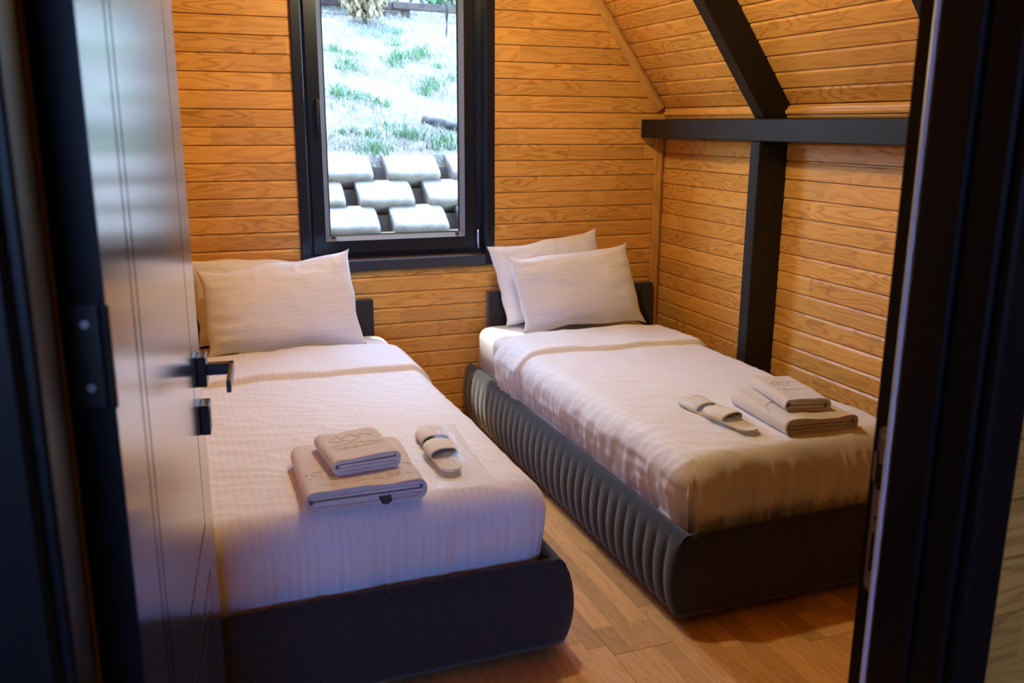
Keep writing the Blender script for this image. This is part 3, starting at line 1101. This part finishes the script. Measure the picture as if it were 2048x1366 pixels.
# ------------------------------------------------------------------ pillows
def pillow(label, c, T, seed, nu=84, nv=64, ear=0.0):
    """c: corners tl, tr, br, bl (world) of the facing side; T: half thickness"""
    tl, tr, br, bl = [Vector(q) for q in c]
    org = (bl + br) / 2
    X = ((tr - tl) + (br - bl)).normalized()
    Yv = ((tl - bl) + (tr - br)).normalized()
    Zv = X.cross(Yv).normalized()
    Yv = Zv.cross(X)
    Mi = frame4(org, X, Yv, Zv)
    inv = Mi.inverted()
    tl, tr, br, bl = [inv @ q for q in (tl, tr, br, bl)]
    sides = []
    for sgn in (1, -1):
        P = np.zeros((nu, nv, 3))
        for i in range(nu):
            for j in range(nv):
                u, v = i / (nu - 1), j / (nv - 1)
                uu, vv = 2 * u - 1, 2 * v - 1
                p = (bl * (1 - u) + br * u) * (1 - v) + (tl * (1 - u) + tr * u) * v
                # edges draw in between the pointed corners and wander a little
                kx = (1 - vv ** 4) * abs(uu) ** 3 * 0.011 + abs(uu) ** 5 * 0.010 * nz(v * 5 + seed, sgn * 0.0, uu * 2 + seed)
                ky = (1 - uu ** 4) * abs(vv) ** 3 * 0.009 + abs(vv) ** 5 * 0.016 * nz(u * 4.5 + seed, 3.0, vv * 2 + seed)
                ear = (abs(uu) * abs(vv)) ** 14 * 0.008
                p = p + Vector(((ear - kx) * (1 if uu > 0 else -1), (ear - ky) * (1 if vv > 0 else -1), 0))
                th = T * (max(0.0, 1 - abs(uu) ** 3.0) ** 0.60) * (max(0.0, 1 - abs(vv) ** 2.8) ** 0.60)
                edge = max(abs(uu), abs(vv))
                wr = 0.014 * nz(u * 3 + seed, v * 2.5, seed) * (1 - edge ** 6)
                # wrinkles running in from the short sides
                pull = sst(0.15, 1.0, abs(uu)) * (1 - abs(uu) ** 8)
                wr += 0.0105 * pull * nz(u * 3.2 + seed, v * 11, seed + 2)
                rg = max(0.0, 1 - abs(nz(u * 5 + v * 2 + seed, v * 4 - u * 3, seed + 5)) * 5) * sst(0.35, 1.0, vv) * (1 - edge ** 6)
                wr += 0.009 * rg
                wr += 0.0042 * nz(u * 10 + seed, v * 12, seed + 7) * (1 - edge ** 8)
                p.z += sgn * (th + wr * (1 if sgn > 0 else 0.4))
                P[i, j] = p
        sides.append(P)
    front, back = sides
    vs = np.concatenate([front.reshape(-1, 3), back.reshape(-1, 3)])
    fs = []
    for i in range(nu - 1):
        for j in range(nv - 1):
            fs.append((i * nv + j, (i + 1) * nv + j, (i + 1) * nv + j + 1, i * nv + j + 1))
            o = nu * nv
            fs.append((o + i * nv + j, o + i * nv + j + 1, o + (i + 1) * nv + j + 1, o + (i + 1) * nv + j))
    me = mesh('pillow', vs, fs, M['stripe_z'], True)
    bm = bmesh.new(); bm.from_mesh(me); bmesh.ops.remove_doubles(bm, verts=bm.verts, dist=0.0004); bmesh.ops.recalc_face_normals(bm, faces=bm.faces); bm.to_mesh(me); bm.free()
    me.polygons.foreach_set('use_smooth', [True] * len(me.polygons))
    o = obj('pillow', me, None, mat4=Mi)
    return tag(o, label, 'pillow')


# left bed
pillow('white striped pillow leaning on headboard behind the front pillow by the door', [(0.035, 4.205, 0.905), (0.70, 4.205, 0.885), (0.76, 4.140, 0.515), (0.06, 4.140, 0.515)], 0.065, 2.2)
pillow('large white striped pillow in front on the bed by the open door', [(0.075, 4.060, 0.868), (0.742, 4.085, 0.925), (0.778, 3.955, 0.514), (0.088, 3.950, 0.510)], 0.088, 4.7)
# right bed
pillow('white pillow against the headboard behind another pillow, under the window corner', [(1.452, 4.180, 0.898), (2.048, 4.190, 0.968), (2.165, 4.130, 0.520), (1.535, 4.125, 0.515)], 0.062, 6.1)
pillow('white striped pillow in front on the bed along the right wall', [(1.503, 4.030, 0.868), (2.160, 4.055, 0.908), (2.235, 3.960, 0.517), (1.568, 3.960, 0.508)], 0.084, 8.8)


# ------------------------------------------------------------------ folded towels
def rrect(w, t, r, n=6, sub=0):
    pts = []
    for cx, cz, a0 in ((w / 2 - r, t - r, 0), (-w / 2 + r, t - r, 90), (-w / 2 + r, r, 180), (w / 2 - r, r, 270)):
        for k in range(n + 1):
            a = math.radians(a0 + 90 * k / n)
            pts.append((cx + r * math.cos(a), cz + r * math.sin(a)))
        if sub and a0 in (0, 180):      # points along the flat top and bottom
            x0_, z0_ = pts[-1]
            for k in range(1, sub + 1):
                pts.append((x0_ * (1 - 2 * k / (sub + 1)), z0_))
    return pts


def text_mesh(s, size, ext=0.0004, shear=0):
    cu = bpy.data.curves.new('txt', 'FONT')
    cu.body = s
    cu.size = size
    cu.extrude = ext
    cu.bevel_depth = 0.0005
    cu.bevel_resolution = 1
    cu.align_x = 'CENTER'
    to = bpy.data.objects.new('txt', cu)
    C.objects.link(to)
    dg = bpy.context.evaluated_depsgraph_get()
    me = bpy.data.meshes.new_from_object(to.evaluated_get(dg))
    bpy.data.objects.remove(to)
    me.materials.clear()
    me.materials.append(M['terry'])
    return me


def towel(name, label, loc, rz, w, d, t, seed, layers=3, texts=(), lines=(), tagx=None, sag=0.004):
    tw = tag(empty(name, loc, rz), label, 'towel')
    # outer fold: a shell open at the front, closed round the back
    nth, ny = 28, 44
    out = rrect(w, t, t * 0.46, 6, 16)
    th = min(0.0085, t * 0.16)
    inn = [(x * (w - 2 * th) / w, th + z * (t - 2 * th) / t) for x, z in out]

    def sh(x, y, z):
        k = 0.0030 * nz(x * 22 + seed, y * 16, z * 30) + 0.0060 * nz(x * 7 + seed, y * 6, seed)
        top = z / t
        return (x + 0.4 * k, y + 0.004 * nz(x * 14 + seed, z * 9, seed) * (1 if y < 0.02 else 0.3), max(0.0005, z + k * top - sag * top * math.sin(math.pi * (x / w + 0.5)) * 0.5))
    m = len(out)
    ys = [d * k / ny for k in range(ny + 1)]
    rows = []
    for y in ys:
        q = (y - (d - 0.03)) / 0.03
        sc = 1.0 if q <= 0 else math.sqrt(max(0.0, 1 - (q * 0.98) ** 2))
        rows.append([sh(x * (0.93 + 0.07 * sc), y - 0.012 * (abs(x) / (w / 2)) ** 6 * (y / d) ** 3, t / 2 + (z - t / 2) * sc) for x, z in out])
    irows = [[sh(x, y, z) for x, z in inn] for y in (0.0, 0.05)]
    mb = MB()
    vs = [p for r in rows for p in r] + [p for r in irows for p in r]
    fs = []
    for k in range(len(rows) - 1):
        for i in range(m):
            j = (i + 1) % m
            fs.append((k * m + i, k * m + j, (k + 1) * m + j, (k + 1) * m + i))
    fs.append(tuple((len(rows) - 1) * m + i for i in range(m)))
    o0 = len(rows) * m
    for i in range(m):
        j = (i + 1) % m
        fs.append((i, o0 + i, o0 + j, j))
        fs.append((o0 + i, o0 + m + i, o0 + m + j, o0 + j))
    fs.append(tuple(o0 + m + i for i in range(m)))
    mb.add(vs, fs)
    outer = mb.build('outer_fold', M['terry'], tw, True)
    # hem bead round the open end
    hm = MB()
    n = m
    for i in range(m):
        a, b = rows[0][i], rows[0][(i + 1) % m]
        if (Vector(a) - Vector(b)).length > 1e-4:
            hm.cyl((a[0] * 0.992, a[1] - 0.0005, a[2]), (b[0] * 0.992, b[1] - 0.0005, b[2]), 0.0022, None, 6, False)
    hm.build('hem', M['terry'], tw, True)
    # inner folded layers, slightly set back
    ih = t - 2 * th - 0.002
    lt = ih / layers
    for k in range(layers):
        z0 = th + 0.001 + k * lt
        lw = w - 2 * th - 0.008 - 0.012 * random.random()
        sec = rrect(lw, lt - 0.0012, (lt - 0.0012) * 0.48, 5)
        mb = MB()
        mm = len(sec)
        yfr = 0.003 + 0.005 * random.random()
        nsub = 1
        va = []
        for y in (yfr, 0.055):
            for x, z in sec:
                va.append((x + (0.004 if k % 2 else -0.003), y, z0 + z * 0.9 + 0.0045 * nz(x * 26 + k * 9 + seed, 0.3, seed)))
        ff = [tuple(range(mm - 1, -1, -1))]
        for i in range(mm):
            j = (i + 1) % mm
            ff.append((i, j, mm + j, mm + i))
        mb.add(va, ff)
        mb.build('inner_fold', M['terry'], tw, False)
    for s, size, x, y, ang in texts:
        me = text_mesh(s, size)
        ca, sa = math.cos(ang), math.sin(ang)
        for v in me.vertices:
            X_, Y_ = x + v.co.x * ca - v.co.y * sa, y + v.co.x * sa + v.co.y * ca
            q = sh(X_, Y_, t)
            v.co = (q[0], q[1], q[2] + v.co.z + 0.0006)
        obj('embossed_lettering', me, tw)
    if lines:
        for pts in lines:
            lm = MB()
            for (xa, ya), (xb, yb) in zip(pts[:-1], pts[1:]):
                ns = max(1, int(math.hypot(xb - xa, yb - ya) / 0.008))
                for q in range(ns):
                    pa = sh(xa + (xb - xa) * q / ns, ya + (yb - ya) * q / ns, t + 0.0005)
                    pb = sh(xa + (xb - xa) * (q + 1) / ns, ya + (yb - ya) * (q + 1) / ns, t + 0.0005)
                    lm.cyl(pa, pb, 0.0013, None, 6)
            lm.build('embossed_line', M['terry'], tw, True)
    if tagx is not None:
        mb = MB().add([(tagx - 0.018, -0.001, 0.020), (tagx + 0.016, -0.001, 0.022), (tagx + 0.018, -0.012, 0.008), (tagx + 0.004, -0.016, 0.0015), (tagx - 0.010, -0.013, 0.004)], [(0, 1, 2, 3, 4)])
        mb.build('care_label', M['care_tag'], tw)
    return tw


def diamonds(cx, cy, r, d):
    L_ = []
    for k in (-1, 0, 1):
        x = cx + k * d
        rr = r if k == 0 else r * 0.98
        L_.append([(x - rr, cy), (x, cy + rr), (x + rr, cy), (x, cy - rr), (x - rr, cy)] if k == 0 else ([(x + 0.2 * rr, cy - rr * 0.8), (x - rr, cy - rr * 0.2), (x - 0.1 * rr, cy + rr * 0.9), (x + 0.3 * rr, cy + 0.5 * rr)] if k < 0 else [(x - 0.3 * rr, cy + 0.5 * rr), (x + 0.1 * rr, cy + rr * 0.9), (x + rr, cy + 0.1 * rr)]))
    return L_


def arc(cx, cy, rx, ry, a0, a1, n=10):
    return [(cx + rx * math.cos(math.radians(a0 + (a1 - a0) * i / n)), cy + ry * math.sin(math.radians(a0 + (a1 - a0) * i / n))) for i in range(n + 1)]


ZT = 0.5265
towel('bath_towel', 'large folded cream bath towel on the bed by the door, under a small towel', (0.418, 2.165, ZT - 0.003), math.radians(-1), 0.322, 0.385, 0.056, 1.1, 4,
      texts=[('MO', 0.060, -0.095, 0.088, 0), ('HOTEL & SPA', 0.043, 0.006, 0.042, 0.02)], lines=[arc(0.0, 0.10, 0.15, 0.055, 15, 165, 14), [(-0.10, 0.20), (-0.045, 0.30)]], tagx=0.045)
towel('hand_towel', 'small folded cream hand towel with diamond emblem lying on the large towel by the door', (0.440, 2.266, ZT + 0.053), math.radians(5), 0.188, 0.245, 0.046, 3.4, 3,
      texts=[('MOCUUN', 0.030, 0.0, 0.078, 0.05)], lines=diamonds(0.0, 0.165, 0.030, 0.034) + [arc(0.0, 0.08, 0.085, 0.040, 25, 155, 12)])
towel('bath_towel', 'large folded cream bath towel on the bed along the right wall', (1.925, 2.215, ZT - 0.003), math.radians(-5), 0.272, 0.385, 0.054, 5.2, 3,
      texts=[('M', 0.055, -0.075, 0.13, 0)], lines=[arc(-0.045, 0.13, 0.075, 0.07, 60, 190, 12)])
towel('hand_towel', 'small folded cream hand towel lying on the large towel by the right wall', (1.925, 2.292, ZT + 0.051), math.radians(-11), 0.162, 0.300, 0.043, 7.7, 2,
      texts=[('MOCUUN', 0.026, 0.005, 0.11, 0.0)], lines=diamonds(0.004, 0.19, 0.024, 0.028), sag=0.008)


# ------------------------------------------------------------------ slippers in clear bags
def slipper(label, loc, rz, L=0.248):
    sl = tag(empty('slipper', loc, rz), label, 'slipper', 'packed hotel slippers')
    n = 40

    def half(t):        # half width of a sole at t (0 heel .. 1 toe)
        return 0.034 * math.sqrt(max(0, 1 - (1 - min(1, t / 0.14)) ** 2)) * (1 - sst(0.1, 0.9, t)) + sst(0.1, 0.9, t) * 0.047 * math.sqrt(max(0.0, 1 - max(0, (t - 0.72) / 0.28) ** 2))
    loop = [(half(k / n), L * k / n) for k in range(n + 1)] + [(-half(k / n), L * k / n) for k in range(n - 1, 0, -1)]
    MB().prism(loop, 0.0, 0.007).build('sole', M['slipper'], sl)
    # closed toe upper
    P = np.zeros((17, 15, 3))
    for i in range(17):
        a = math.pi * i / 16
        for j in range(15):
            t = 0.46 + 0.54 * j / 14
            w = half(t) * 1.02 + 0.001
            hgt = 0.004 + 0.020 * math.sqrt(max(0.0, 1 - ((t - 0.46) / 0.54) ** 2)) + 0.004 * (1 - j / 14) ** 2
            sk = 0.05 * (0.5 - i / 16) * (1 - j / 14)
            P[i, j] = (w * math.cos(a), L * (t + sk * 0.6 - 0.05 * math.sin(a) * (1 - j / 14)), 0.006 + hgt * math.sin(a) ** 0.8)
    o = obj('upper', grid_mesh('upper', P, M['slipper']), sl)
    sm = o.modifiers.new('thick', 'SOLIDIFY')
    sm.thickness = 0.003
    return sl


def plastic_bag(label, loc, rz, pts_half, L, seed, hmax=0.036):
    """loose crinkled film bag, lens shaped"""
    nu, nv = 26, 44
    top = np.zeros((nu, nv, 3))
    bot = np.zeros((nu, nv, 3))
    for i in range(nu):
        u = 2 * i / (nu - 1) - 1
        for j in range(nv):
            v = j / (nv - 1)
            w = np.interp(v, [q[0] for q in pts_half], [q[1] for q in pts_half])
            e = max(abs(u), abs(2 * v - 1))
            body = max(0.0, 1 - abs(u) ** 3) * np.interp(v, [0, 0.08, 0.2, 0.8, 0.93, 1], [0, 0.12, 0.85, 1, 0.4, 0])
            cr = 0.006 * nz(u * 4 + seed, v * 12, seed) + 0.003 * nz(u * 9 + seed, v * 22, seed + 3)
            x = u * w + 0.006 * nz(v * 9, seed, u) * abs(u)
            y = L * v + 0.012 * nz(u * 5, seed, v) * abs(2 * v - 1) ** 4
            top[i, j] = (x, y, 0.0025 + body * hmax + cr * (0.4 + body) + 0.004 * (1 - body))
            bot[i, j] = (x, y, 0.0012 * (1 - e))
            if e > 0.999:
                bot[i, j] = top[i, j]
    vs = np.concatenate([top.reshape(-1, 3), bot.reshape(-1, 3)])
    fs = []
    for i in range(nu - 1):
        for j in range(nv - 1):
            fs.append((i * nv + j, (i + 1) * nv + j, (i + 1) * nv + j + 1, i * nv + j + 1))
    me = mesh('plastic_bag', vs[:nu * nv], fs, M['film'], True)
    o = obj('plastic_bag', me, None, loc)
    o.rotation_euler = (0, 0, rz)
    return tag(o, label, 'plastic bag')


r1 = math.radians(-4)
slipper('cream fleece slipper under its pair in a clear bag, bed by the door', (0.704, 2.435, ZT - 0.004), r1)
slipper('cream fleece slipper lying uppermost in a clear bag, bed by the door', (0.690, 2.288, ZT + 0.006), r1)
plastic_bag('clear plastic bag holding slippers beside towels on the bed by the door', (0.702, 2.185, ZT - 0.003), math.radians(-6), [(0, 0.085), (0.25, 0.075), (0.6, 0.066), (0.9, 0.062), (1, 0.07)], 0.53, 2.5)
r2_ = math.radians(3)
slipper('cream fleece slipper under its pair in a clear bag, bed by right wall', (1.698, 2.425, ZT - 0.002), r2_)
slipper('cream fleece slipper lying uppermost in a clear bag, bed by right wall', (1.704, 2.275, ZT + 0.008), r2_)
plastic_bag('clear plastic bag holding slippers beside towels on the bed by right wall', (1.705, 2.255, ZT - 0.001), math.radians(3), [(0, 0.060), (0.25, 0.060), (0.6, 0.056), (0.9, 0.055), (1, 0.06)], 0.43, 7.5)

# ------------------------------------------------------------------ outside: retaining wall, hillside, plants, fence
def hill_z(x, y):
    """height of the slope behind the block wall"""
    d = max(0.0, y - 7.05)
    h = 1.255 + 0.385 * d - 0.22 * max(0, d - 4.2) - 0.03 * (x - 2.3) * min(1.0, d / 3.0)
    return h + (0.05 * nz(x * 0.9, y * 0.9) + 0.025 * nz(x * 3.1, y * 3.1)) * min(1.0, d * 1.5)


P = np.zeros((90, 110, 3))
for i in range(90):
    for j in range(110):
        x = -9 + 24 * i / 89
        y = 6.98 + 13 * (j / 109) ** 1.3
        P[i, j] = (x, y, hill_z(x, y) if y > 7.03 else 0.9)
me = grid_mesh('hillside', P, M['soil'])
tag(obj('hillside', me), 'pale dry grassy hillside behind the concrete blocks', 'hillside', kind='structure')
tag(MB().box(-9, 15, DB + 0.2, 7.3, 0.2, 0.55).build('ground', M['soil']), 'bare strip of ground between cabin and block wall', 'ground', kind='structure')

rwall = tag(empty('retaining_wall', (1.7, 6.75, 0.55)), 'stepped retaining wall of pale concrete planter blocks outside the window', 'retaining wall')
# block section: sloping rounded top, bulging nose, undercut front   (y towards the hill, z up, from the nose)
BP = [(0.30, 0.058), (0.22, 0.055), (0.13, 0.020), (0.04, -0.040), (0.015, -0.060), (0.004, -0.074), (0.002, -0.088), (0.012, -0.104), (0.050, -0.138), (0.105, -0.180), (0.15, -0.205), (0.30, -0.205)]
bw = 0.415
bmv, bmf = [], []
xs = [-0.5, -0.485, -0.44, 0, 0.44, 0.485, 0.5]
for k, t in enumerate(xs):
    e = max(0.0, (abs(t) - 0.44) / 0.06)
    for (y, zz) in BP:
        bmv.append((t * bw * (1 - 0.10 * max(0, -zz - 0.10) / 0.1), y + 0.014 * e ** 2, zz - 0.008 * e ** 2))
n = len(BP)
for k in range(len(xs) - 1):
    for i in range(n - 1):
        bmf.append((k * n + i, k * n + i + 1, (k + 1) * n + i + 1, (k + 1) * n + i))
    bmf.append((k * n + n - 1, k * n, (k + 1) * n, (k + 1) * n + n - 1))
bmf.append(tuple(range(n)))
bmf.append(tuple((len(xs) - 1) * n + i for i in range(n - 1, -1, -1)))
bme = mesh('concrete_block', bmv, bmf, M['concrete'])
bm = bmesh.new(); bm.from_mesh(bme); bmesh.ops.recalc_face_normals(bm, faces=bm.faces); bm.to_mesh(bme); bm.free()
bme.polygons.foreach_set('use_smooth', [len(p.vertices) == 4 for p in bme.polygons])
bpitch = 0.525
for row, (yy, zz, xoff) in enumerate(((6.20, 0.665, 1.46), (6.40, 0.845, 1.195), (6.60, 1.020, 1.51), (6.80, 1.205, 1.77))):
    for k in range(-5, 10):
        x = xoff + k * bpitch + 0.008 * nz(k * 3.3, row * 7.1)
        o = obj('concrete_block', bme, rwall, (x - 1.7, yy - 6.75 + 0.012 * nz(k * 5.1, row * 2.2), zz - 0.55))
        o.rotation_euler = (0, 0, 0.03 * nz(k * 2.2, row * 9.7))
MB().box(-3, 6, -0.30, 0.45, 0.0, 0.10).box(-3, 6, -0.10, 0.45, 0.10, 0.28).box(-3, 6, 0.12, 0.45, 0.28, 0.46).box(-3, 6, 0.26, 0.45, 0.46, 0.62).build('backfill', M['concrete'], rwall)


def blades(n, rnd_pos, hmin, hmax, wid, lean, name, mat, parent=None, loc=None):
    vs, fs = [], []
    for k in range(n):
        p = rnd_pos()
        h = random.uniform(hmin, hmax)
        a = random.uniform(0, 2 * math.pi)
        b = random.uniform(0, 2 * math.pi)
        l = random.uniform(0.1, 1) * lean * h
        dx, dy = math.cos(a) * wid, math.sin(a) * wid
        q = len(vs)
        mx, my, mz = p[0] + math.cos(b) * l * 0.35, p[1] + math.sin(b) * l * 0.35, p[2] + h * 0.62
        vs += [(p[0] - dx, p[1] - dy, p[2] - 0.01), (p[0] + dx, p[1] + dy, p[2] - 0.01), (mx + dx * 0.7, my + dy * 0.7, mz), (mx - dx * 0.7, my - dy * 0.7, mz), (p[0] + math.cos(b) * l, p[1] + math.sin(b) * l, p[2] + h)]
        fs += [(q, q + 1, q + 2, q + 3), (q + 3, q + 2, q + 4)]
    return obj(name, mesh(name, vs, fs, mat), parent, loc)


def hp():
    while True:
        x = random.uniform(-1.0, 6.5)
        y = 7.14 + 4.5 * random.random() ** 1.25
        if random.random() < 0.35 + 0.65 * (nz(x * 1.3, y * 1.3) > -0.1):
            return (x, y, hill_z(x, y))


o = blades(26000, hp, 0.02, 0.085, 0.004, 1.6, 'dry_grass', M['straw'])
tag(o, 'dry straw-coloured grass covering the hillside', 'dry grass', kind='stuff')


def tuft_mesh(seed, n=70, spread=0.07, h=0.15):
    random.seed(seed)
    vs, fs = [], []

    def rp():
        a, r = random.uniform(0, 6.283), spread * random.random() ** 0.7
        return (r * math.cos(a), r * math.sin(a), -0.01)
    o = blades(n, rp, h * 0.4, h, 0.0045, 1.1, 'tuft_tmp', M['green'])
    me = o.data
    bpy.data.objects.remove(o)
    me.name = 'grass_tuft'
    return me


tms = [tuft_mesh(s, 60, 0.11, 0.085 + 0.015 * s) for s in range(4)]
random.seed(21)
# (x, y) on the slope where the photograph shows green
TP = [(2.46, 10.25), (2.36, 9.80), (2.31, 9.35), (2.56, 9.5), (1.80, 9.4), (1.70, 9.0), (2.18, 9.1), (2.29, 8.42), (1.69, 8.28), (1.54, 8.22), (1.77, 8.05), (2.45, 8.65), (1.37, 7.52), (1.54, 7.47), (2.11, 7.22), (1.53, 7.13), (1.82, 7.45), (1.81, 7.6), (2.71, 8.8), (1.64, 9.5), (2.64, 9.1), (1.41, 8.3), (2.5, 9.35), (2.22, 9.25), (1.72, 9.15), (2.38, 8.55), (2.2, 7.3), (1.9, 7.4), (0.7, 8.2), (3.3, 8.2), (0.6, 7.6), (3.4, 9.0), (2.9, 7.6), (0.9, 8.8)]
for k, (x, y) in enumerate(TP):
    o = obj('grass_tuft', tms[k % 4], None, (x, y, hill_z(x, y)))
    o.rotation_euler = (0, 0, random.uniform(0, 6))
    sc_ = random.uniform(0.75, 1.25)
    o.scale = (sc_ * 1.3, sc_, sc_)
    tag(o, 'small green grass tuft growing among dry grass on the slope', 'grass tuft', 'green tufts on the hillside')

# weathered log lying on the slope
mb = MB()
pth = [Vector((2.09, 7.72, 0)), Vector((2.26, 7.60, 0)), Vector((2.42, 7.50, 0)), Vector((2.70, 7.38, 0))]
for p in pth:
    p.z = hill_z(p.x, p.y) + 0.035
for a, b, ra, rb in zip(pth[:-1], pth[1:], (0.034, 0.040, 0.036), (0.040, 0.036, 0.03)):
    mb.cyl(a, b, ra, rb, 10)
tag(mb.build('log', M['bark'], None, True), 'weathered grey log lying on the dry slope', 'log')

# fence at the top of the slope
FY = 10.9
fz = hill_z(2.3, FY)
fen = tag(empty('rail_fence', (2.3, FY, fz)), 'low red-brown wooden rail fence across the top of the slope', 'fence')


def fbar(name, p0, p1, w, h):
    p0, p1 = Vector(p0), Vector(p1)
    X = (p1 - p0).normalized()
    Zv = Vector((0, 0, 1)); Yv = Zv.cross(X).normalized(); Zv = X.cross(Yv)
    L_ = (p1 - p0).length
    MB().box(0, L_, -w / 2, w / 2, -h / 2, h / 2, 0.008).build(name, M['fence'], fen, mat4=frame4(p0, X, Yv, Zv))


fbar('rail', (-4.5, 0.05, 0.26), (0.50, 0, 0.105), 0.05, 0.085)
fbar('rail', (0.30, -0.03, 0.125), (4.8, -0.03, 0.02), 0.05, 0.085)
MB().box(0.43, 0.52, -0.0, 0.09, -0.1, 0.17, 0.008).build('post', M['fence'], fen)
MB().box(0.20, 0.42, 0.0, 0.08, -0.02, 0.06, 0.008).build('rail_stub', M['fence'], fen)
MB().box(-2.3, -2.2, 0.0, 0.09, -0.1, 0.45, 0.008).build('post', M['fence'], fen)
MB().box(2.9, 3.0, 0.0, 0.09, -0.3, 0.22, 0.008).build('post', M['fence'], fen)


def foliage(n, cx, cy, cz, rx, ry, rz, size, droop, seed):
    random.seed(seed)
    vs, fs = [], []
    for k in range(n):
        while True:
            u = Vector((random.uniform(-1, 1), random.uniform(-1, 1), random.uniform(-1, 1)))
            if u.length < 1:
                break
        p = Vector((cx + u.x * rx, cy + u.y * ry, cz + u.z * rz))
        d = Vector((random.gauss(0, 1), random.gauss(0, 1), random.gauss(0, 1) - droop)).normalized()
        sd = d.cross(Vector((random.gauss(0, 1), random.gauss(0, 1), random.gauss(0, 1)))).normalized()
        L_ = size * random.uniform(0.6, 1.4)
        q = len(vs)
        vs += [p, p + d * L_ * 0.5 + sd * L_ * 0.22, p + d * L_, p + d * L_ * 0.5 - sd * L_ * 0.22]
        fs.append((q, q + 1, q + 2, q + 3))
    return vs, fs


def small_tree(name, label, x, y, h, leafmat, nleaf, rx, rz_, size, droop, seed, trunk_r):
    t = tag(empty(name, (x, y, hill_z(x, y) - 0.02)), label, 'tree')
    random.seed(seed)
    mb = MB()
    mb.cyl((0, 0, 0), (0.02, 0, h * 0.30), trunk_r, trunk_r * 0.8, 8)
    tips = []
    for k in range(9):
        a = random.uniform(0, 6.283)
        z0 = h * random.uniform(0.18, 0.38)
        e = Vector((math.cos(a) * rx * 0.7, math.sin(a) * rx * 0.7, h * random.uniform(0.5, 1.0)))
        mid = Vector((e.x * 0.4, e.y * 0.4, (z0 + e.z) / 2 - 0.02))
        mb.cyl((0.01, 0, z0), mid, trunk_r * 0.5, trunk_r * 0.35, 6)
        mb.cyl(mid, e, trunk_r * 0.35, trunk_r * 0.12, 6)
    mb.build('trunk', M['bark'], t, True)
    if nleaf:
        vs, fs = foliage(nleaf, 0.0, 0, h * 0.72, rx, rx, rz_, size, droop, seed)
        MB().add(vs, fs).build('foliage', M[leafmat], t)
    return t


small_tree('dry_tree', 'small tree with drooping dry orange leaves in front of the fence', 2.18, 10.5, 0.62, 'rust_leaf', 1100, 0.30, 0.34, 0.09, 2.2, 5, 0.026)
small_tree('bare_sapling', 'thin bare dark sapling beside the right end of the fence view', 3.05, 10.2, 0.9, 'bush', 30, 0.2, 0.3, 0.04, 0, 9, 0.012)
BL_ = ['pale green shrub beyond the fence behind the dry tree', 'bright green leafy shrub beyond the right fence rail', 'green shrub beyond the left fence rail', 'tall grey-green shrub beyond the middle of the fence', 'broad green shrub far right beyond the fence', 'low green bush under the left fence rail']
for k, (x, y, rx, rz_, n) in enumerate(((2.45, 12.0, 0.35, 0.5, 900), (3.55, 12.0, 0.45, 0.55, 1200), (1.75, 11.9, 0.3, 0.4, 600), (3.0, 12.9, 0.5, 0.9, 1000), (5.2, 12.6, 0.8, 0.7, 1000), (1.95, 11.25, 0.25, 0.10, 300))):
    sh_ = tag(empty('shrub', (x, y, hill_z(x, y))), BL_[k], 'shrub', 'shrubs beyond the fence')
    vs, fs = foliage(n, 0, 0, rz_ * 0.8, rx, rx, rz_, 0.10, 0.0, 40 + k)
    MB().add(vs, fs).build('foliage', M['bush'], sh_)
    st_ = MB()
    random.seed(k)
    for q in range(5):
        st_.cyl((0, 0, -0.03), (random.uniform(-1, 1) * rx * 0.6, random.uniform(-1, 1) * rx * 0.6, rz_ * 1.1), 0.015, 0.005, 6)
    st_.build('stem', M['bark'], sh_)
